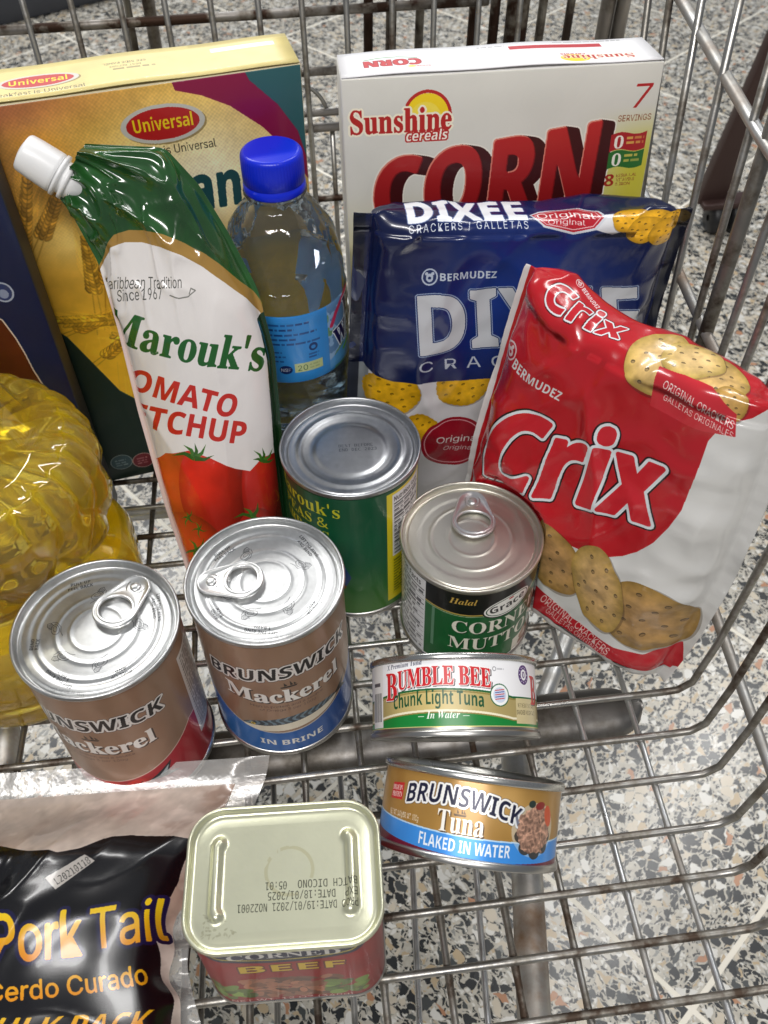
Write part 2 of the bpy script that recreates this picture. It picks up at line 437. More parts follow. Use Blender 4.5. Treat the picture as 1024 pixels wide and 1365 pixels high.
class Canvas:
    """w x h millimetres, y up"""
    def __init__(s, w, h, ppm=6.0, bg='#ffffff'):
        s.w, s.h, s.p = w, h, ppm
        s.W, s.H = int(round(w * ppm)), int(round(h * ppm))
        s.a = np.ones((s.H, s.W, 3)) * hexc(bg)
        s.alpha = np.zeros((s.H, s.W))
        yy, xx = np.mgrid[0:s.H, 0:s.W]
        s.X, s.Y = (xx + .5) / ppm, (yy + .5) / ppm
    def blank(s): return np.zeros((s.H, s.W), bool)
    def paint(s, mask, col, op=1.0, alpha=None):
        c = hexc(col) if isinstance(col, str) or np.ndim(col) == 1 else col[mask]
        o = op[mask][:, None] if isinstance(op, np.ndarray) else op
        s.a[mask] = s.a[mask] * (1 - o) + c * o
        if alpha is not None: s.alpha[mask] = alpha
        return mask
    def tri_mask(s, T):
        m = s.blank()
        T = np.asarray(T) * s.p
        for (a, b, c) in T:
            x0, x1 = int(max(0, math.floor(min(a[0], b[0], c[0]) - .5))), int(min(s.W, math.ceil(max(a[0], b[0], c[0]) + .5)))
            y0, y1 = int(max(0, math.floor(min(a[1], b[1], c[1]) - .5))), int(min(s.H, math.ceil(max(a[1], b[1], c[1]) + .5)))
            if x1 <= x0 or y1 <= y0: continue
            gx = np.arange(x0, x1)[None, :] + .5; gy = np.arange(y0, y1)[:, None] + .5
            e0 = (b[0] - a[0]) * (gy - a[1]) - (b[1] - a[1]) * (gx - a[0])
            e1 = (c[0] - b[0]) * (gy - b[1]) - (c[1] - b[1]) * (gx - b[0])
            e2 = (a[0] - c[0]) * (gy - c[1]) - (a[1] - c[1]) * (gx - c[0])
            m[y0:y1, x0:x1] |= ((e0 >= 0) & (e1 >= 0) & (e2 >= 0)) | ((e0 <= 0) & (e1 <= 0) & (e2 <= 0))
        return m
    def poly_mask(s, pts):
        pts = np.asarray(pts, float) * s.p
        m = s.blank()
        y0 = int(max(0, pts[:, 1].min())); y1 = int(min(s.H, pts[:, 1].max() + 2))
        n = len(pts)
        for r in range(y0, y1):
            y = r + .5; xs = []
            for i in range(n):
                a, b = pts[i], pts[(i + 1) % n]
                if (a[1] <= y) != (b[1] <= y): xs.append(a[0] + (y - a[1]) / (b[1] - a[1]) * (b[0] - a[0]))
            xs.sort()
            for k in range(0, len(xs) - 1, 2):
                i0, i1 = int(max(0, math.ceil(xs[k] - .5))), int(min(s.W, math.floor(xs[k + 1] + .5)))
                if i1 > i0: m[r, i0:i1] = True
        return m
    def poly(s, pts, col, op=1.0): return s.paint(s.poly_mask(pts), col, op)
    def rect(s, x0, y0, x1, y1, col, op=1.0, alpha=None):
        i0, i1, j0, j1 = max(0, int(round(x0 * s.p))), min(s.W, int(round(x1 * s.p))), max(0, int(round(y0 * s.p))), min(s.H, int(round(y1 * s.p)))
        if i1 <= i0 or j1 <= j0: return
        s.a[j0:j1, i0:i1] = s.a[j0:j1, i0:i1] * (1 - op) + hexc(col) * op
        if alpha is not None: s.alpha[j0:j1, i0:i1] = alpha
    def ell_mask(s, cx, cy, rx, ry, rot=0.0):
        c, n = math.cos(math.radians(rot)), math.sin(math.radians(rot))
        dx, dy = s.X - cx, s.Y - cy
        return ((dx * c + dy * n) / rx) ** 2 + ((-dx * n + dy * c) / ry) ** 2 <= 1
    def ell(s, cx, cy, rx, ry, col, rot=0.0, op=1.0):
        R_ = max(rx, ry) + 1 / s.p
        i0, i1, j0, j1 = max(0, int((cx - R_) * s.p)), min(s.W, int((cx + R_) * s.p) + 2), max(0, int((cy - R_) * s.p)), min(s.H, int((cy + R_) * s.p) + 2)
        if i1 <= i0 or j1 <= j0: return
        c, n = math.cos(math.radians(rot)), math.sin(math.radians(rot))
        dx, dy = s.X[j0:j1, i0:i1] - cx, s.Y[j0:j1, i0:i1] - cy
        m = ((dx * c + dy * n) / rx) ** 2 + ((-dx * n + dy * c) / ry) ** 2 <= 1
        sub = s.a[j0:j1, i0:i1]; sub[m] = sub[m] * (1 - op) + hexc(col) * op
    def line(s, pts, w, col, op=1.0):
        col = hexc(col)
        P = np.asarray(pts, float)
        i0, i1 = max(0, int((P[:, 0].min() - w) * s.p)), min(s.W, int((P[:, 0].max() + w) * s.p) + 1); j0, j1 = max(0, int((P[:, 1].min() - w) * s.p)), min(s.H, int((P[:, 1].max() + w) * s.p) + 1)
        if i1 <= i0 or j1 <= j0: return
        X, Y = s.X[j0:j1, i0:i1], s.Y[j0:j1, i0:i1]; m = np.zeros(X.shape, bool)
        for a, b in zip(P[:-1], P[1:]):
            d = b - a; t = np.clip(((X - a[0]) * d[0] + (Y - a[1]) * d[1]) / (d @ d + 1e-9), 0, 1)
            m |= (X - a[0] - t * d[0]) ** 2 + (Y - a[1] - t * d[1]) ** 2 <= (w / 2) ** 2
        sub = s.a[j0:j1, i0:i1]; sub[m] = sub[m] * (1 - op) + col * op
    def grow(s, m, r):
        """dilate a mask by r millimetres"""
        R_ = r * s.p
        ys, xs = np.where(m)
        if len(ys) == 0: return m
        k = int(math.ceil(R_)) + 1
        y0, y1, x0, x1 = max(0, ys.min() - k), min(s.H, ys.max() + k + 1), max(0, xs.min() - k), min(s.W, xs.max() + k + 1)
        sub = m[y0:y1, x0:x1]; out = sub.copy()
        n = max(12, int(R_ * 4))
        for rad in ([R_] if R_ < 3 else [R_, R_ * .55]):
            for i in range(n):
                dx, dy = int(round(rad * math.cos(2 * math.pi * i / n))), int(round(rad * math.sin(2 * math.pi * i / n)))
                a = np.zeros_like(sub)
                hh, ww = sub.shape
                a[max(0, dy):min(hh, hh + dy), max(0, dx):min(ww, ww + dx)] = sub[max(0, -dy):min(hh, hh - dy), max(0, -dx):min(ww, ww - dx)]
                out |= a
        r2 = m.copy(); r2[y0:y1, x0:x1] |= out
        return r2
    def shift(s, m, dx, dy):
        a = np.zeros_like(m); dx, dy = int(round(dx * s.p)), int(round(dy * s.p))
        hh, ww = m.shape
        a[max(0, dy):min(hh, hh + dy), max(0, dx):min(ww, ww + dx)] = m[max(0, -dy):min(hh, hh - dy), max(0, -dx):min(ww, ww - dx)]
        return a
    def text(s, t, x, y, cap, col='#000000', style='sans', bold=0.0, width=None, align='c', rot=0.0, shear=0.0, spacing=1.0, warp=None, outline=(), shadow=None, op=1.0, mask_only=False):
        """cap: height of capitals in mm. x,y: baseline anchor. width: stretch to this many mm. warp(px,py)->(x,y)"""
        style, bold = heavier(style, bold)
        T = lettering(t, style, spacing)
        if len(T) == 0: return s.blank()
        w0 = T[..., 0].max()
        T = T.copy(); T *= cap
        if width: T[..., 0] *= width / (w0 * cap)
        w = T[..., 0].max()
        T[..., 0] += T[..., 1] * shear
        if align == 'c': T[..., 0] -= w / 2
        elif align == 'r': T[..., 0] -= w
        if warp:
            px, py = warp(T[..., 0], T[..., 1]); T = np.stack([px, py], -1)
        c, n = math.cos(math.radians(rot)), math.sin(math.radians(rot))
        T = np.stack([T[..., 0] * c - T[..., 1] * n + x, T[..., 0] * n + T[..., 1] * c + y], -1)
        m = s.tri_mask(T)
        if bold > 0: m = s.grow(m, bold * cap)
        if mask_only: return m
        if shadow:
            dx, dy, sc = shadow; ms = s.grow(m, outline[-1][0]) if outline else m
            s.paint(s.shift(ms, dx, dy), sc)
        for (r, oc) in sorted(outline, key=lambda q: -q[0]): s.paint(s.grow(m, r), oc)
        return s.paint(m, col, op)
    def blur(s, r):
        k = max(1, int(r * s.p))
        for ax in (0, 1):
            for _ in range(2):
                pad = [(k, k) if i == ax else (0, 0) for i in range(3)]
                q = np.cumsum(np.pad(s.a, pad, mode='edge'), axis=ax); n = 2 * k
                s.a = ((q[n:] - q[:-n]) if ax == 0 else (q[:, n:] - q[:, :-n])) / n
                s.a = s.a[:s.H, :s.W]
    def noise(s, scale, seed=0, oct=4): return fbm(s.X * scale, s.Y * scale, seed, oct)
    def greek(s, x0, y0, x1, y1, rows, col, op=0.8, seed=1, fill=.55):
        """rows of print too small to read"""
        rr = np.random.RandomState(seed); rh = (y1 - y0) / rows
        for i in range(rows):
            x = x0; yb = y1 - (i + 1) * rh; end = x1 - rr.rand() * (x1 - x0) * .25
            while x < end:
                w = rh * (0.6 + 2.2 * rr.rand())
                s.rect(x, yb + rh * .2, min(x + w, end), yb + rh * (.2 + fill), col, op * (.6 + .4 * rr.rand())); x += w + rh * .35
    def image(s, name):
        im = bpy.data.images.new(name, s.W, s.H, alpha=True)
        px = np.empty((s.H, s.W, 4), np.float32); px[..., :3] = np.clip(s.a, 0, 1); px[..., 3] = s.alpha
        im.alpha_mode = 'CHANNEL_PACKED'
        im.pixels.foreach_set(px.ravel()); im.update(); im.pack()
        return im
def cracker(c, cx, cy, rx, ry, rot, base, seed, holes=9, scallop=0):
    """a baked cracker seen from above, printed"""
    cs, sn = math.cos(math.radians(rot)), math.sin(math.radians(rot))
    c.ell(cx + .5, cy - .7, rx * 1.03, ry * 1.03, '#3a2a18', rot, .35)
    R_ = max(rx, ry) * 1.12
    i0, i1, j0, j1 = max(0, int((cx - R_) * c.p)), min(c.W, int((cx + R_) * c.p) + 2), max(0, int((cy - R_) * c.p)), min(c.H, int((cy + R_) * c.p) + 2)
    if i1 <= i0 or j1 <= j0: return
    X, Y = c.X[j0:j1, i0:i1], c.Y[j0:j1, i0:i1]
    dx, dy = X - cx, Y - cy
    u, v = (dx * cs + dy * sn) / rx, (-dx * sn + dy * cs) / ry
    ang = np.arctan2(v, u); rad = np.hypot(u, v)
    edge = 1 + 0.02 * np.sin(ang * 5 + seed) + (scallop * np.abs(np.sin(ang * 13)) if scallop else 0)
    m = rad <= edge
    t = fbm(X * .35, Y * .35, seed, 4); t2 = vnoise(X * .12, Y * .12, seed + 4)
    b = hexc(base)
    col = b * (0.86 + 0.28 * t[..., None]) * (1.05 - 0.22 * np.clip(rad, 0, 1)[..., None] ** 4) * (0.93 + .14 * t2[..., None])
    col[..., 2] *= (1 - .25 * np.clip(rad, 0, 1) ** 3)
    sub = c.a[j0:j1, i0:i1]; sub[m] = np.clip(col, 0, 1)[m]
    rr = np.random.RandomState(seed)
    hs = [(0, 0)] + [(.45 * math.cos(k * 2 * math.pi / 5 + seed), .45 * math.sin(k * 2 * math.pi / 5 + seed)) for k in range(5)] + [(.76 * math.cos(k * 2 * math.pi / 8 + seed * 2), .76 * math.sin(k * 2 * math.pi / 8 + seed * 2)) for k in range(8)]
    for (a, bb) in hs[:holes + 5]:
        hx, hy = a * rx, bb * ry
        px, py = cx + hx * cs - hy * sn, cy + hx * sn + hy * cs
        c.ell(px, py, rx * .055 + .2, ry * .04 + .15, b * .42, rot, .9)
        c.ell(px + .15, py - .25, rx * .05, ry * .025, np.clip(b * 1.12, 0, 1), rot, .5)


M = {}
M['wire'] = worn_metal("worn_zinc_wire", (0.38, 0.37, 0.35), (0.07, 0.045, 0.03), 0.50, 0.34, 85)
M['wire_dirty'] = worn_metal("dirty_wire", (0.25, 0.235, 0.21), (0.045, 0.03, 0.022), 0.6, 0.42, 75)
M['wire_bright'] = worn_metal("bright_zinc", (0.62, 0.63, 0.64), (0.20, 0.15, 0.11), 0.16, 0.28, 50)
M['rusty'] = worn_metal("rusty_rod", (0.27, 0.25, 0.23), (0.04, 0.02, 0.012), 0.8, 0.45, 45)
M['tube'] = worn_metal("chassis_zinc", (0.66, 0.67, 0.68), (0.23, 0.14, 0.08), 0.22, 0.30, 22)
M['plate'] = worn_metal("chassis_plate", (0.22, 0.21, 0.20), (0.035, 0.025, 0.018), 0.66, 0.42, 26)

# ------------------------------------------------------------------ the setting: terrazzo floor of square tiles
FZ = -340.0
TILE, JOINT = 333.0, 4.4
floor = put("floor", box_mesh("floor", -2600, 2600, -1600, 4200, FZ - 30, FZ - 0.25), simple("cream_grout", (0.88, 0.83, 0.72), 0.6))
tag(floor, "polished terrazzo tile floor seen through the cart wires", "floor", kind="structure")
M['terrazzo'] = terrazzo()
tile_me = box_mesh("tile", -TILE / 2 + JOINT / 2, TILE / 2 - JOINT / 2, -TILE / 2 + JOINT / 2, TILE / 2 - JOINT / 2, -12, 0)
tile_me.materials.append(M['terrazzo'])
FA = math.radians(-52.37)
fc = Vector((89.4, -70.4))                  # a corner where joints cross
ux, uy = Vector((math.cos(FA), math.sin(FA))), Vector((-math.sin(FA), math.cos(FA)))
for i in range(-8, 6):
    for j in range(-3, 9):
        c = fc + ux * ((i + 0.5) * TILE) + uy * ((j + 0.5) * TILE)
        if not (-1350 < c.x < 1500 and -500 < c.y < 2750):
            continue
        if abs(c.x + 160 - 0.05 * c.y) > 420 + 0.52 * (c.y + 300):
            continue
        t = bpy.data.objects.new("tile", tile_me)
        COL.objects.link(t)
        t.parent = floor
        t.location = (c.x * S, c.y * S, FZ * S)
        t.rotation_euler = (0, 0, FA + (math.pi / 2) * ((i * 3 + j * 5) % 4))

# ------------------------------------------------------------------ shopping cart
cart = empty("shopping_cart", (-160, 150, FZ))
tag(cart, "worn wire shopping cart basket holding all the groceries", "shopping cart")
def cart_part(name, me, mat):
    me.transform(Matrix.Translation((160 * S, -150 * S, -FZ * S)))
    return put(name, me, mat, cart)
def xb(y): return 31.2 + 0.06 * y             # where the floor wires turn up into the side
rw = random.Random(3)
DT, DL = 25.4, 30.4
FY = 430.0
for j in range(-17, 8):
    y = -DT * j + rw.uniform(-1.0, 1.0)
    xr = xb(min(y, 120))
    lean = 0.25 * min(1.0, max(0.0, (y - 130) / 110.0))
    top = 330.0
    jig = rw.uniform(-0.8, 0.8)
    r = 1.85 if j != -6 else 3.6              # one heavier upright
    bowr = 9.0
    pts = [(-455, y, 150), (-447, y, 30), (-438, y, 2), (-430, y, -1.9), (-300, y, -1.9 + jig * .3), (-120, y + jig, -1.9), (xr - 14, y, -1.9), (xr - 4, y, -1.2),
           (xr + 3, y, 6), (xr + 7, y + lean * 20, 44), (xr + 10.5, y + lean * 134, 134), (xr + 13 + max(0, (y - 120)) * 0.01, y + lean * top, top)]
    if j < -10:
        pts = pts[:8]
    cart_part("cross_wire", tube("cross_wire", pts, 2.0, 8), M['wire'] if j > -9 else M['wire_dirty'])
    if j == -6:
        cart_part("side_post", tube("side_post", [(xr + 12, y - 2, 20), (xr + 13, y - 2, 134), (xr + 15, y - 1, 340)], 3.7, 10), M['wire_dirty'])
for i in range(0, 15):
    x = -DL * i + rw.uniform(-0.9, 0.9)
    if i in (1,): x += 1.0
    pts, rad = [], []
    for q in range(-30, 68):                  # a weld bead swells each crossing
        y = q * DT / 4
        if y > FY - 8: break
        pts.append((x - 2.0 * max(0, -y) / 190 + 0.005 * max(0, y) + .25 * math.sin(y * .02 + i), y, -5.2))
        rad.append(1.72 + (0.55 if q % 4 == 0 else 0.0) * rw.uniform(.3, 1.1))
    pts += [(x + 1.5, FY - 6, -5.2), (x + 1.5, FY, 2)]; rad += [1.7, 1.7]
    cart_part("long_wire", tube("long_wire", pts, rad, 8), M['wire_bright'] if i < 2 else (M['wire'] if i < 6 else M['wire_dirty']))
# front panel: thin uprights, rods behind, a heavier second row
for k in range(-8, 6):
    x = -139.7 + 29.4 * k + rw.uniform(-.8, .8)
    cart_part("front_wire", tube("front_wire", [(x, FY, -4), (x, FY, 120), (x + 0.5, FY + 2, 330)], 2.0, 8), M['wire'])
for (z, x0, x1, r) in ((215, -470, -14, 3.1), (176, -330, -90, 3.0), (147, -330, -60, 2.6), (136, -330, -60, 3.2), (80, -330, 60, 2.6)):
    cart_part("front_rod", tube("front_rod", [(x0, FY + 5, z), ((x0 + x1) / 2, FY + 5, z + .5), (x1, FY + 5, z + 1)], r, 10), M['rusty'])
cart_part("front_wire", tube("front_wire", [(-124, FY + 8, 136), (-124, FY + 8, 0)], 1.9, 8), M['wire'])
cart_part("front_hook", tube("front_hook", [(-152, FY + 9, 168), (-140, FY + 9, 166), (-131, FY + 9, 158), (-126, FY + 9, 146)], 1.5, 8, smooth_iter=2), M['wire'])
for (x, r) in ((-254, 2.4), (-240, 4.2), (-93, 3.4), (-77, 3.9), (-57, 3.2), (-19, 3.6), (-4, 3.6), (9, 5.0), (16, 4.4), (30, 3.2), (50, 3.0), (77, 5.2), (88, 5.2)):
    cart_part("front_bar", tube("front_bar", [(x - .04 * 60, FY + 22, 150), (x, FY + 22, 240), (x + 2, FY + 22, 360)], r, 10), M['rusty'] if r > 3.3 else M['wire_dirty'])
# side rails outside the right-hand wires
cart_part("side_rail", tube("side_rail", [(48, -240, -2), (50.5, -23, 23), (50.5, 60, 35), (51, 200, 52)], 3.0, 10), M['tube'])
cart_part("side_rail", tube("side_rail", [(50, -60, 138), (51, 150, 149), (53, 268, 161), (54, 420, 172)], 2.9, 10), M['tube'])
cart_part("side_rail", tube("side_rail", [(49, -60, 236), (51, 158, 253), (54, 278, 266), (56, 420, 280)], 3.0, 10), M['tube'])
# chassis under the basket
cart_part("chassis_tube", tube("chassis_tube", [(-51, 60, -80), (-63, -38, -80), (-76, -112, -80), (-92, -200, -80)], 9.0, 16), M['tube'])
cart_part("chassis_tube", tube("chassis_tube", [(-450, 262, -60), (-304, 252, -60), (-200, 250, -60), (0, 244, -60)], 5.2, 14), M['tube'])
cart_part("chassis_tube", tube("chassis_tube", [(-372, 140, -60), (-369, 99, -60), (-362, 40, -60)], 8.0, 14), M['tube'])
for (xa, xz, za) in ((-130, -137, -40), (-165, -168, -40), (-203, -205, -40), (-240, -242, -40), (-96, -104, -40)):
    cart_part("tray_wire", tube("tray_wire", [(xa + 1, 20, za), (xa, -38, za), (xz, -111, za), (xz - 6, -190, za)], 1.6, 8), M['wire_bright'] if rw.random() < .5 else M['wire'])
def cross_plate():
    # shallow channel with a rounded right-hand end
    v, f = [], []
    xs = np.r_[np.linspace(-300, -10, 16), np.linspace(0, 14, 8)]
    nk = 9
    for x in xs:
        hw = 16.0 if x < -6 else 16.0 * math.sqrt(max(0.02, 1 - ((x + 6) / 20.5) ** 2))
        for k in range(nk):
            a = -1 + 2 * k / (nk - 1)
            v.append((x, 30 + a * hw - 0.02 * (x + 100) * 0, -24 + 4.5 * (1 - a * a) - (3.0 if abs(a) > .95 else 0)))
    n = len(v)
    v += [(p[0], p[1], p[2] - 2.0) for p in v]
    for i in range(len(xs) - 1):
        for k in range(nk - 1):
            a = i * nk + k
            f.append((a, a + nk, a + nk + 1, a + 1)); f.append((n + a, n + a + 1, n + a + nk + 1, n + a + nk))
    for i in range(len(xs) - 1):
        a = i * nk; f.append((a, n + a, n + a + nk, a + nk)); a += nk - 1; f.append((a, a + nk, n + a + nk, n + a))
    e = (len(xs) - 1) * nk
    for k in range(nk - 1): f.append((e + k, e + k + 1, n + e + k + 1, n + e + k)); f.append((k, n + k, n + k + 1, k + 1))
    return mesh_from("cross_plate", v, f)
cart_part("cross_plate", cross_plate(), M['plate'])
cart_part("chassis_bar", tube("chassis_bar", [(38, 186, -150), (30, 172, -150), (-9, 110, -150), (-30, 76, -150)], 7.0, 12), M['tube'])

# ------------------------------------------------------------------ things standing beyond the cart
rack = empty("rack_leg", (519, 985, FZ))
tag(rack, "dark brown slanted metal leg on a black twin caster outside the cart", "rack leg")
def rk(name, me, mat):
    me.transform(Matrix.Translation((-519 * S, -985 * S, -FZ * S)))
    return put(name, me, mat, rack)
M['brown_metal'] = simple("brown_enamel", (0.055, 0.030, 0.026), 0.4, 0.2, rvar=0.1, bscale=30)
M['rubber'] = simple("black_rubber", (0.012, 0.012, 0.013), 0.45)
bar = box_mesh("upright", -21, 21, -10, 10, 0, 700, 2)
bar.transform(Matrix.Translation((484 * S, 1003 * S, -296 * S)) @ Matrix.Rotation(math.radians(9.6), 4, 'Y'))
rk("upright", bar, M['brown_metal'])
fork = box_mesh("fork", 468, 552, 978, 1012, -296, -286, 2)
rk("fork", fork, M['brown_metal'])
for dx in (0, 31):
    w = lathe("wheel", [(5, -11), (20, -11), (24, -7), (24, 7), (20, 11), (5, 11)], 32)
    w.transform(Matrix.Translation(((497 + dx) * S, 992 * S, (FZ + 24) * S)) @ Matrix.Rotation(math.radians(90), 4, 'Y'))
    rk("wheel", w, M['rubber'])
plinth = empty("shelf_plinth", (-900, 2200, FZ))
tag(plinth, "dark grey stepped shelf base at the top left corner of the floor", "shelf base")
M['plinth'] = simple("dark_grey_paint", (0.05, 0.053, 0.062), 0.38, 0.1, rvar=0.1, bscale=9)
PA = Matrix.Translation((-760 * S, 2010 * S, FZ * S)) @ Matrix.Rotation(math.radians(28), 4, 'Z')
for nm, y0, z1 in (("kick_board", 0, 70), ("base_deck", 60, 110), ("base_lip", 110, 150)):
    q = box_mesh(nm, -700, 900, y0, y0 + 400, 0 if nm == "kick_board" else z1 - 45, z1, 4)
    q.transform(Matrix.Translation((900 * S, -2200 * S, -FZ * S)) @ PA)
    put(nm, q, M['plinth'], plinth)
# ------------------------------------------------------------------ builders for the groceries
CAMX, CAMY = -160.3, -211.0
def grid_mesh(name, P, uv, mat_of=None, close_u=False):
    nv_, nu_ = P.shape[0], P.shape[1]
    f, mi = [], []
    for a in range(nv_ - 1):
        for c in range(nu_ - 1):
            i = a * nu_ + c
            f.append((i, i + 1, i + nu_ + 1, i + nu_)); mi.append(mat_of(a, c) if mat_of else 0)
    return mesh_from(name, P.reshape(-1, 3), f, uv.reshape(-1, 2), mi)

def normals(P):
    du = np.gradient(P, axis=1); dv = np.gradient(P, axis=0)
    n = np.cross(du, dv); return n / (np.linalg.norm(n, axis=2, keepdims=True) + 1e-9)

def weld(me, d=1e-6, recalc=True):
    bm = bmesh.new(); bm.from_mesh(me)
    bmesh.ops.remove_doubles(bm, verts=bm.verts, dist=d)
    if recalc: bmesh.ops.recalc_face_normals(bm, faces=bm.faces)
    bm.to_mesh(me); bm.free()
    return me

# ---- carton
def carton(root, W, H, D, mats, bulge=(1.6, 1.0, 0.6), nseg=14):
    """origin: front bottom centre, x right, y back. mats: front, side"""
    verts, faces, uvs, mi = [], [], [], []
    def face(o, a, b, nrm, amp, mat):
        o, a, b, nrm = map(np.array, (o, a, b, nrm))
        base = len(verts)
        for j in range(nseg + 1):
            for i in range(nseg + 1):
                u, v = i / nseg, j / nseg
                d = amp * (1 - (2 * u - 1) ** 4) * (1 - (2 * v - 1) ** 4)
                verts.append(o + a * u + b * v + nrm * d); uvs.append((u, v))
        for j in range(nseg):
            for i in range(nseg):
                k = base + j * (nseg + 1) + i
                faces.append((k, k + 1, k + nseg + 2, k + nseg + 1)); mi.append(mat)
    face((-W / 2, 0, 0), (W, 0, 0), (0, 0, H), (0, -1, 0), bulge[0], 0)
    face((W / 2, D, 0), (-W, 0, 0), (0, 0, H), (0, 1, 0), bulge[0], 1)
    face((W / 2, 0, 0), (0, D, 0), (0, 0, H), (1, 0, 0), bulge[1], 1)
    face((-W / 2, D, 0), (0, -D, 0), (0, 0, H), (-1, 0, 0), bulge[1], 1)
    face((-W / 2, 0, H), (W, 0, 0), (0, D, 0), (0, 0, 1), bulge[2], 1)
    face((-W / 2, D, 0), (W, 0, 0), (0, -D, 0), (0, 0, -1), 0.3, 1)
    me = weld(mesh_from("panel_body", verts, faces, uvs, mi), 1e-6)
    o = put("panel_body", me, mats, root)
    b = o.modifiers.new("bevel", 'BEVEL'); b.width = 0.7 * S; b.segments = 2; b.limit_method = 'ANGLE'; b.angle_limit = math.radians(50)
    return o
def top_flap(root, W, H, D, mat, lift=0.9, lip=0.0):
    n = 20
    X, Y = np.meshgrid(np.linspace(-W / 2 + .4, W / 2 - .4, n), np.linspace(0.5, D - .4, 8))
    Z = H + lift + 0.9 * np.sin((X / W + .5) * math.pi) + 0.3 * np.sin(X * .09)
    P = np.stack([X, Y, Z], 2); uv = np.stack([X / W + .5, Y / D], 2)
    me = grid_mesh("top_flap", P, uv)
    o = put("top_flap", me, mat, root)
    s = o.modifiers.new("thick", 'SOLIDIFY'); s.thickness = 0.5 * S; s.offset = -1
    return o

# ---- round can
def bead(r, spec):
    z = 0.0
    for (r0, w, a) in spec: z += a * math.exp(-((r - r0) / w) ** 2)
    return z
def step(r, spec):
    z = 0.0
    for (r0, w, a) in spec: z += a / (1 + math.exp(-(r - r0) / w))
    return z
def can_lid(name, r, depth, beads, steps):
    """lid with double seam: z=0 at the top of the seam"""
    p = [(r - 1.9, -3.6), (r - 1.0, -3.4), (r - .2, -2.9), (r, -2.2), (r, -0.7), (r - .25, -.2), (r - .7, 0), (r - 1.2, -.12), (r - 1.5, -.6), (r - 1.75, -depth * .6), (r - 2.0, -depth - .5), (r - 2.5, -depth - 1.0), (r - 3.3, -depth - 1.0), (r - 3.9, -depth - .5)]
    R0 = r - 4.4
    k = int(R0 / 0.55)
    for i in range(k + 1):
        rr = R0 * (1 - i / k)
        p.append((max(rr, 0.01), -depth + bead(rr, beads) + step(rr, steps)))
    return lathe(name, p, 96, uvmode="planar")
def can_body(name, r, h, z0=1.6, z1=None, flute=0):
    z1 = z1 or h - 2.6
    n = 40
    p = [(r - 1.5, 0.4), (r - .4, 1.0), (r - .1, z0 + .4)] + [(r, z0 + 1 + (z1 - z0 - 1.5) * i / n) for i in range(n + 1)] + [(r - .5, z1)]
    me = lathe(name, p, 96, cap0=True)
    # v runs exactly 0..1 over 0..h
    uv = me.uv_layers[0].data
    zz = [me.vertices[me.loops[i].vertex_index].co.z / S / h for i in range(len(me.loops))]
    for i, v in enumerate(zz): uv[i].uv[1] = v
    return me
def ring_pull(L=32.0, rn=7.2, rr=10.6, hole=(6.9, 7.6), th=1.6):
    """teardrop tab: nose (rivet) at the origin, ring towards +x"""
    d = L - rn - rr
    hc = np.array([d + 0.3, 0.0])
    n = 72
    def hull(ang):
        best = 0.0
        dx, dy = math.cos(ang), math.sin(ang)
        for t in np.linspace(0, 1, 60):
            c = np.array([d * t, 0]) - hc; R_ = rn + (rr - rn) * t
            bq = dx * c[0] + dy * c[1]; disc = bq * bq - (c @ c - R_ * R_)
            if disc > 0: best = max(best, bq + math.sqrt(disc))
        return best
    V, F = [], []
    loops = 11
    for i in range(n):
        a = 2 * math.pi * i / n
        ro = hull(a); ri = 1 / math.sqrt((math.cos(a) / hole[0]) ** 2 + (math.sin(a) / hole[1]) ** 2)
        w = ro - ri
        cw = min(1.5, w * .38)
        prof = [(ri + cw * .5, -.1), (ri + .12, .15), (ri, .7), (ri + cw * .45, th * .92), (ri + cw, th * .62), (ri + w * .5, th * .55), (ro - cw, th * .62), (ro - cw * .5, th), (ro - .1, .75), (ro, .4), (ro - cw * .6, -.1)]
        for (q, z) in prof: V.append((hc[0] + q * math.cos(a), q * math.sin(a), z))
    for i in range(n):
        for k in range(loops):
            a0 = i * loops + k; a1 = i * loops + (k + 1) % loops
            b0 = ((i + 1) % n) * loops + k; b1 = ((i + 1) % n) * loops + (k + 1) % loops
            F.append((a0, b0, b1, a1))
    return weld(mesh_from("pull_tab", V, F))
def rivet_mesh(r=2.6):
    return lathe("rivet", [(r * 1.7, 0.9), (r * 1.7, 1.25), (r * 1.25, 1.2), (r * 1.1, .95), (r, 1.0), (r * .95, 1.7), (r * .6, 2.0), (.01, 2.05)], 32)

def round_can(name, loc, r, h, face_az, side_mat, lid_mat, metal_mat, beads, steps, depth=3.4, tab=None, rot=None, bottom=True, lid_rot=0.0):
    m = Matrix.Rotation(math.radians(face_az - 180), 3, 'Z') if rot is None else rot
    root = empty(name, loc, m)
    put("label_body", can_body("label_body", r - 1.2, h), [side_mat], root)
    lm = can_lid("lid", r, depth, beads, steps)
    lo = put("lid", lm, [lid_mat], root); lo.location = (0, 0, h * S); lo.rotation_euler = (0, 0, math.radians(lid_rot))
    bl = can_lid("base_lid", r - 0.1, 3.2, [(r * .55, 1.0, .5), (r * .75, 1.0, .5)], [])
    bl.transform(Matrix.Rotation(math.pi, 4, 'X'))
    put("base_lid", bl, [metal_mat], root)
    if tab:
        tx, ty, ang, kw = tab               # in world-aligned lid coordinates
        tr = put("pull_tab", ring_pull(**kw), [M['tab']], root)
        base = Matrix.Rotation(math.radians(180 - face_az), 4, 'Z') if rot is None else Matrix.Identity(4)
        tr.matrix_local = base @ Matrix.Translation((tx * S, ty * S, (h - depth + 1.1) * S)) @ Matrix.Rotation(math.radians(ang), 4, 'Z') @ Matrix.Rotation(math.radians(-2.0), 4, 'Y')
        rv = put("rivet", rivet_mesh(), [M['tab']], tr); rv.location = (0, 0, -0.3 * S)
    return root

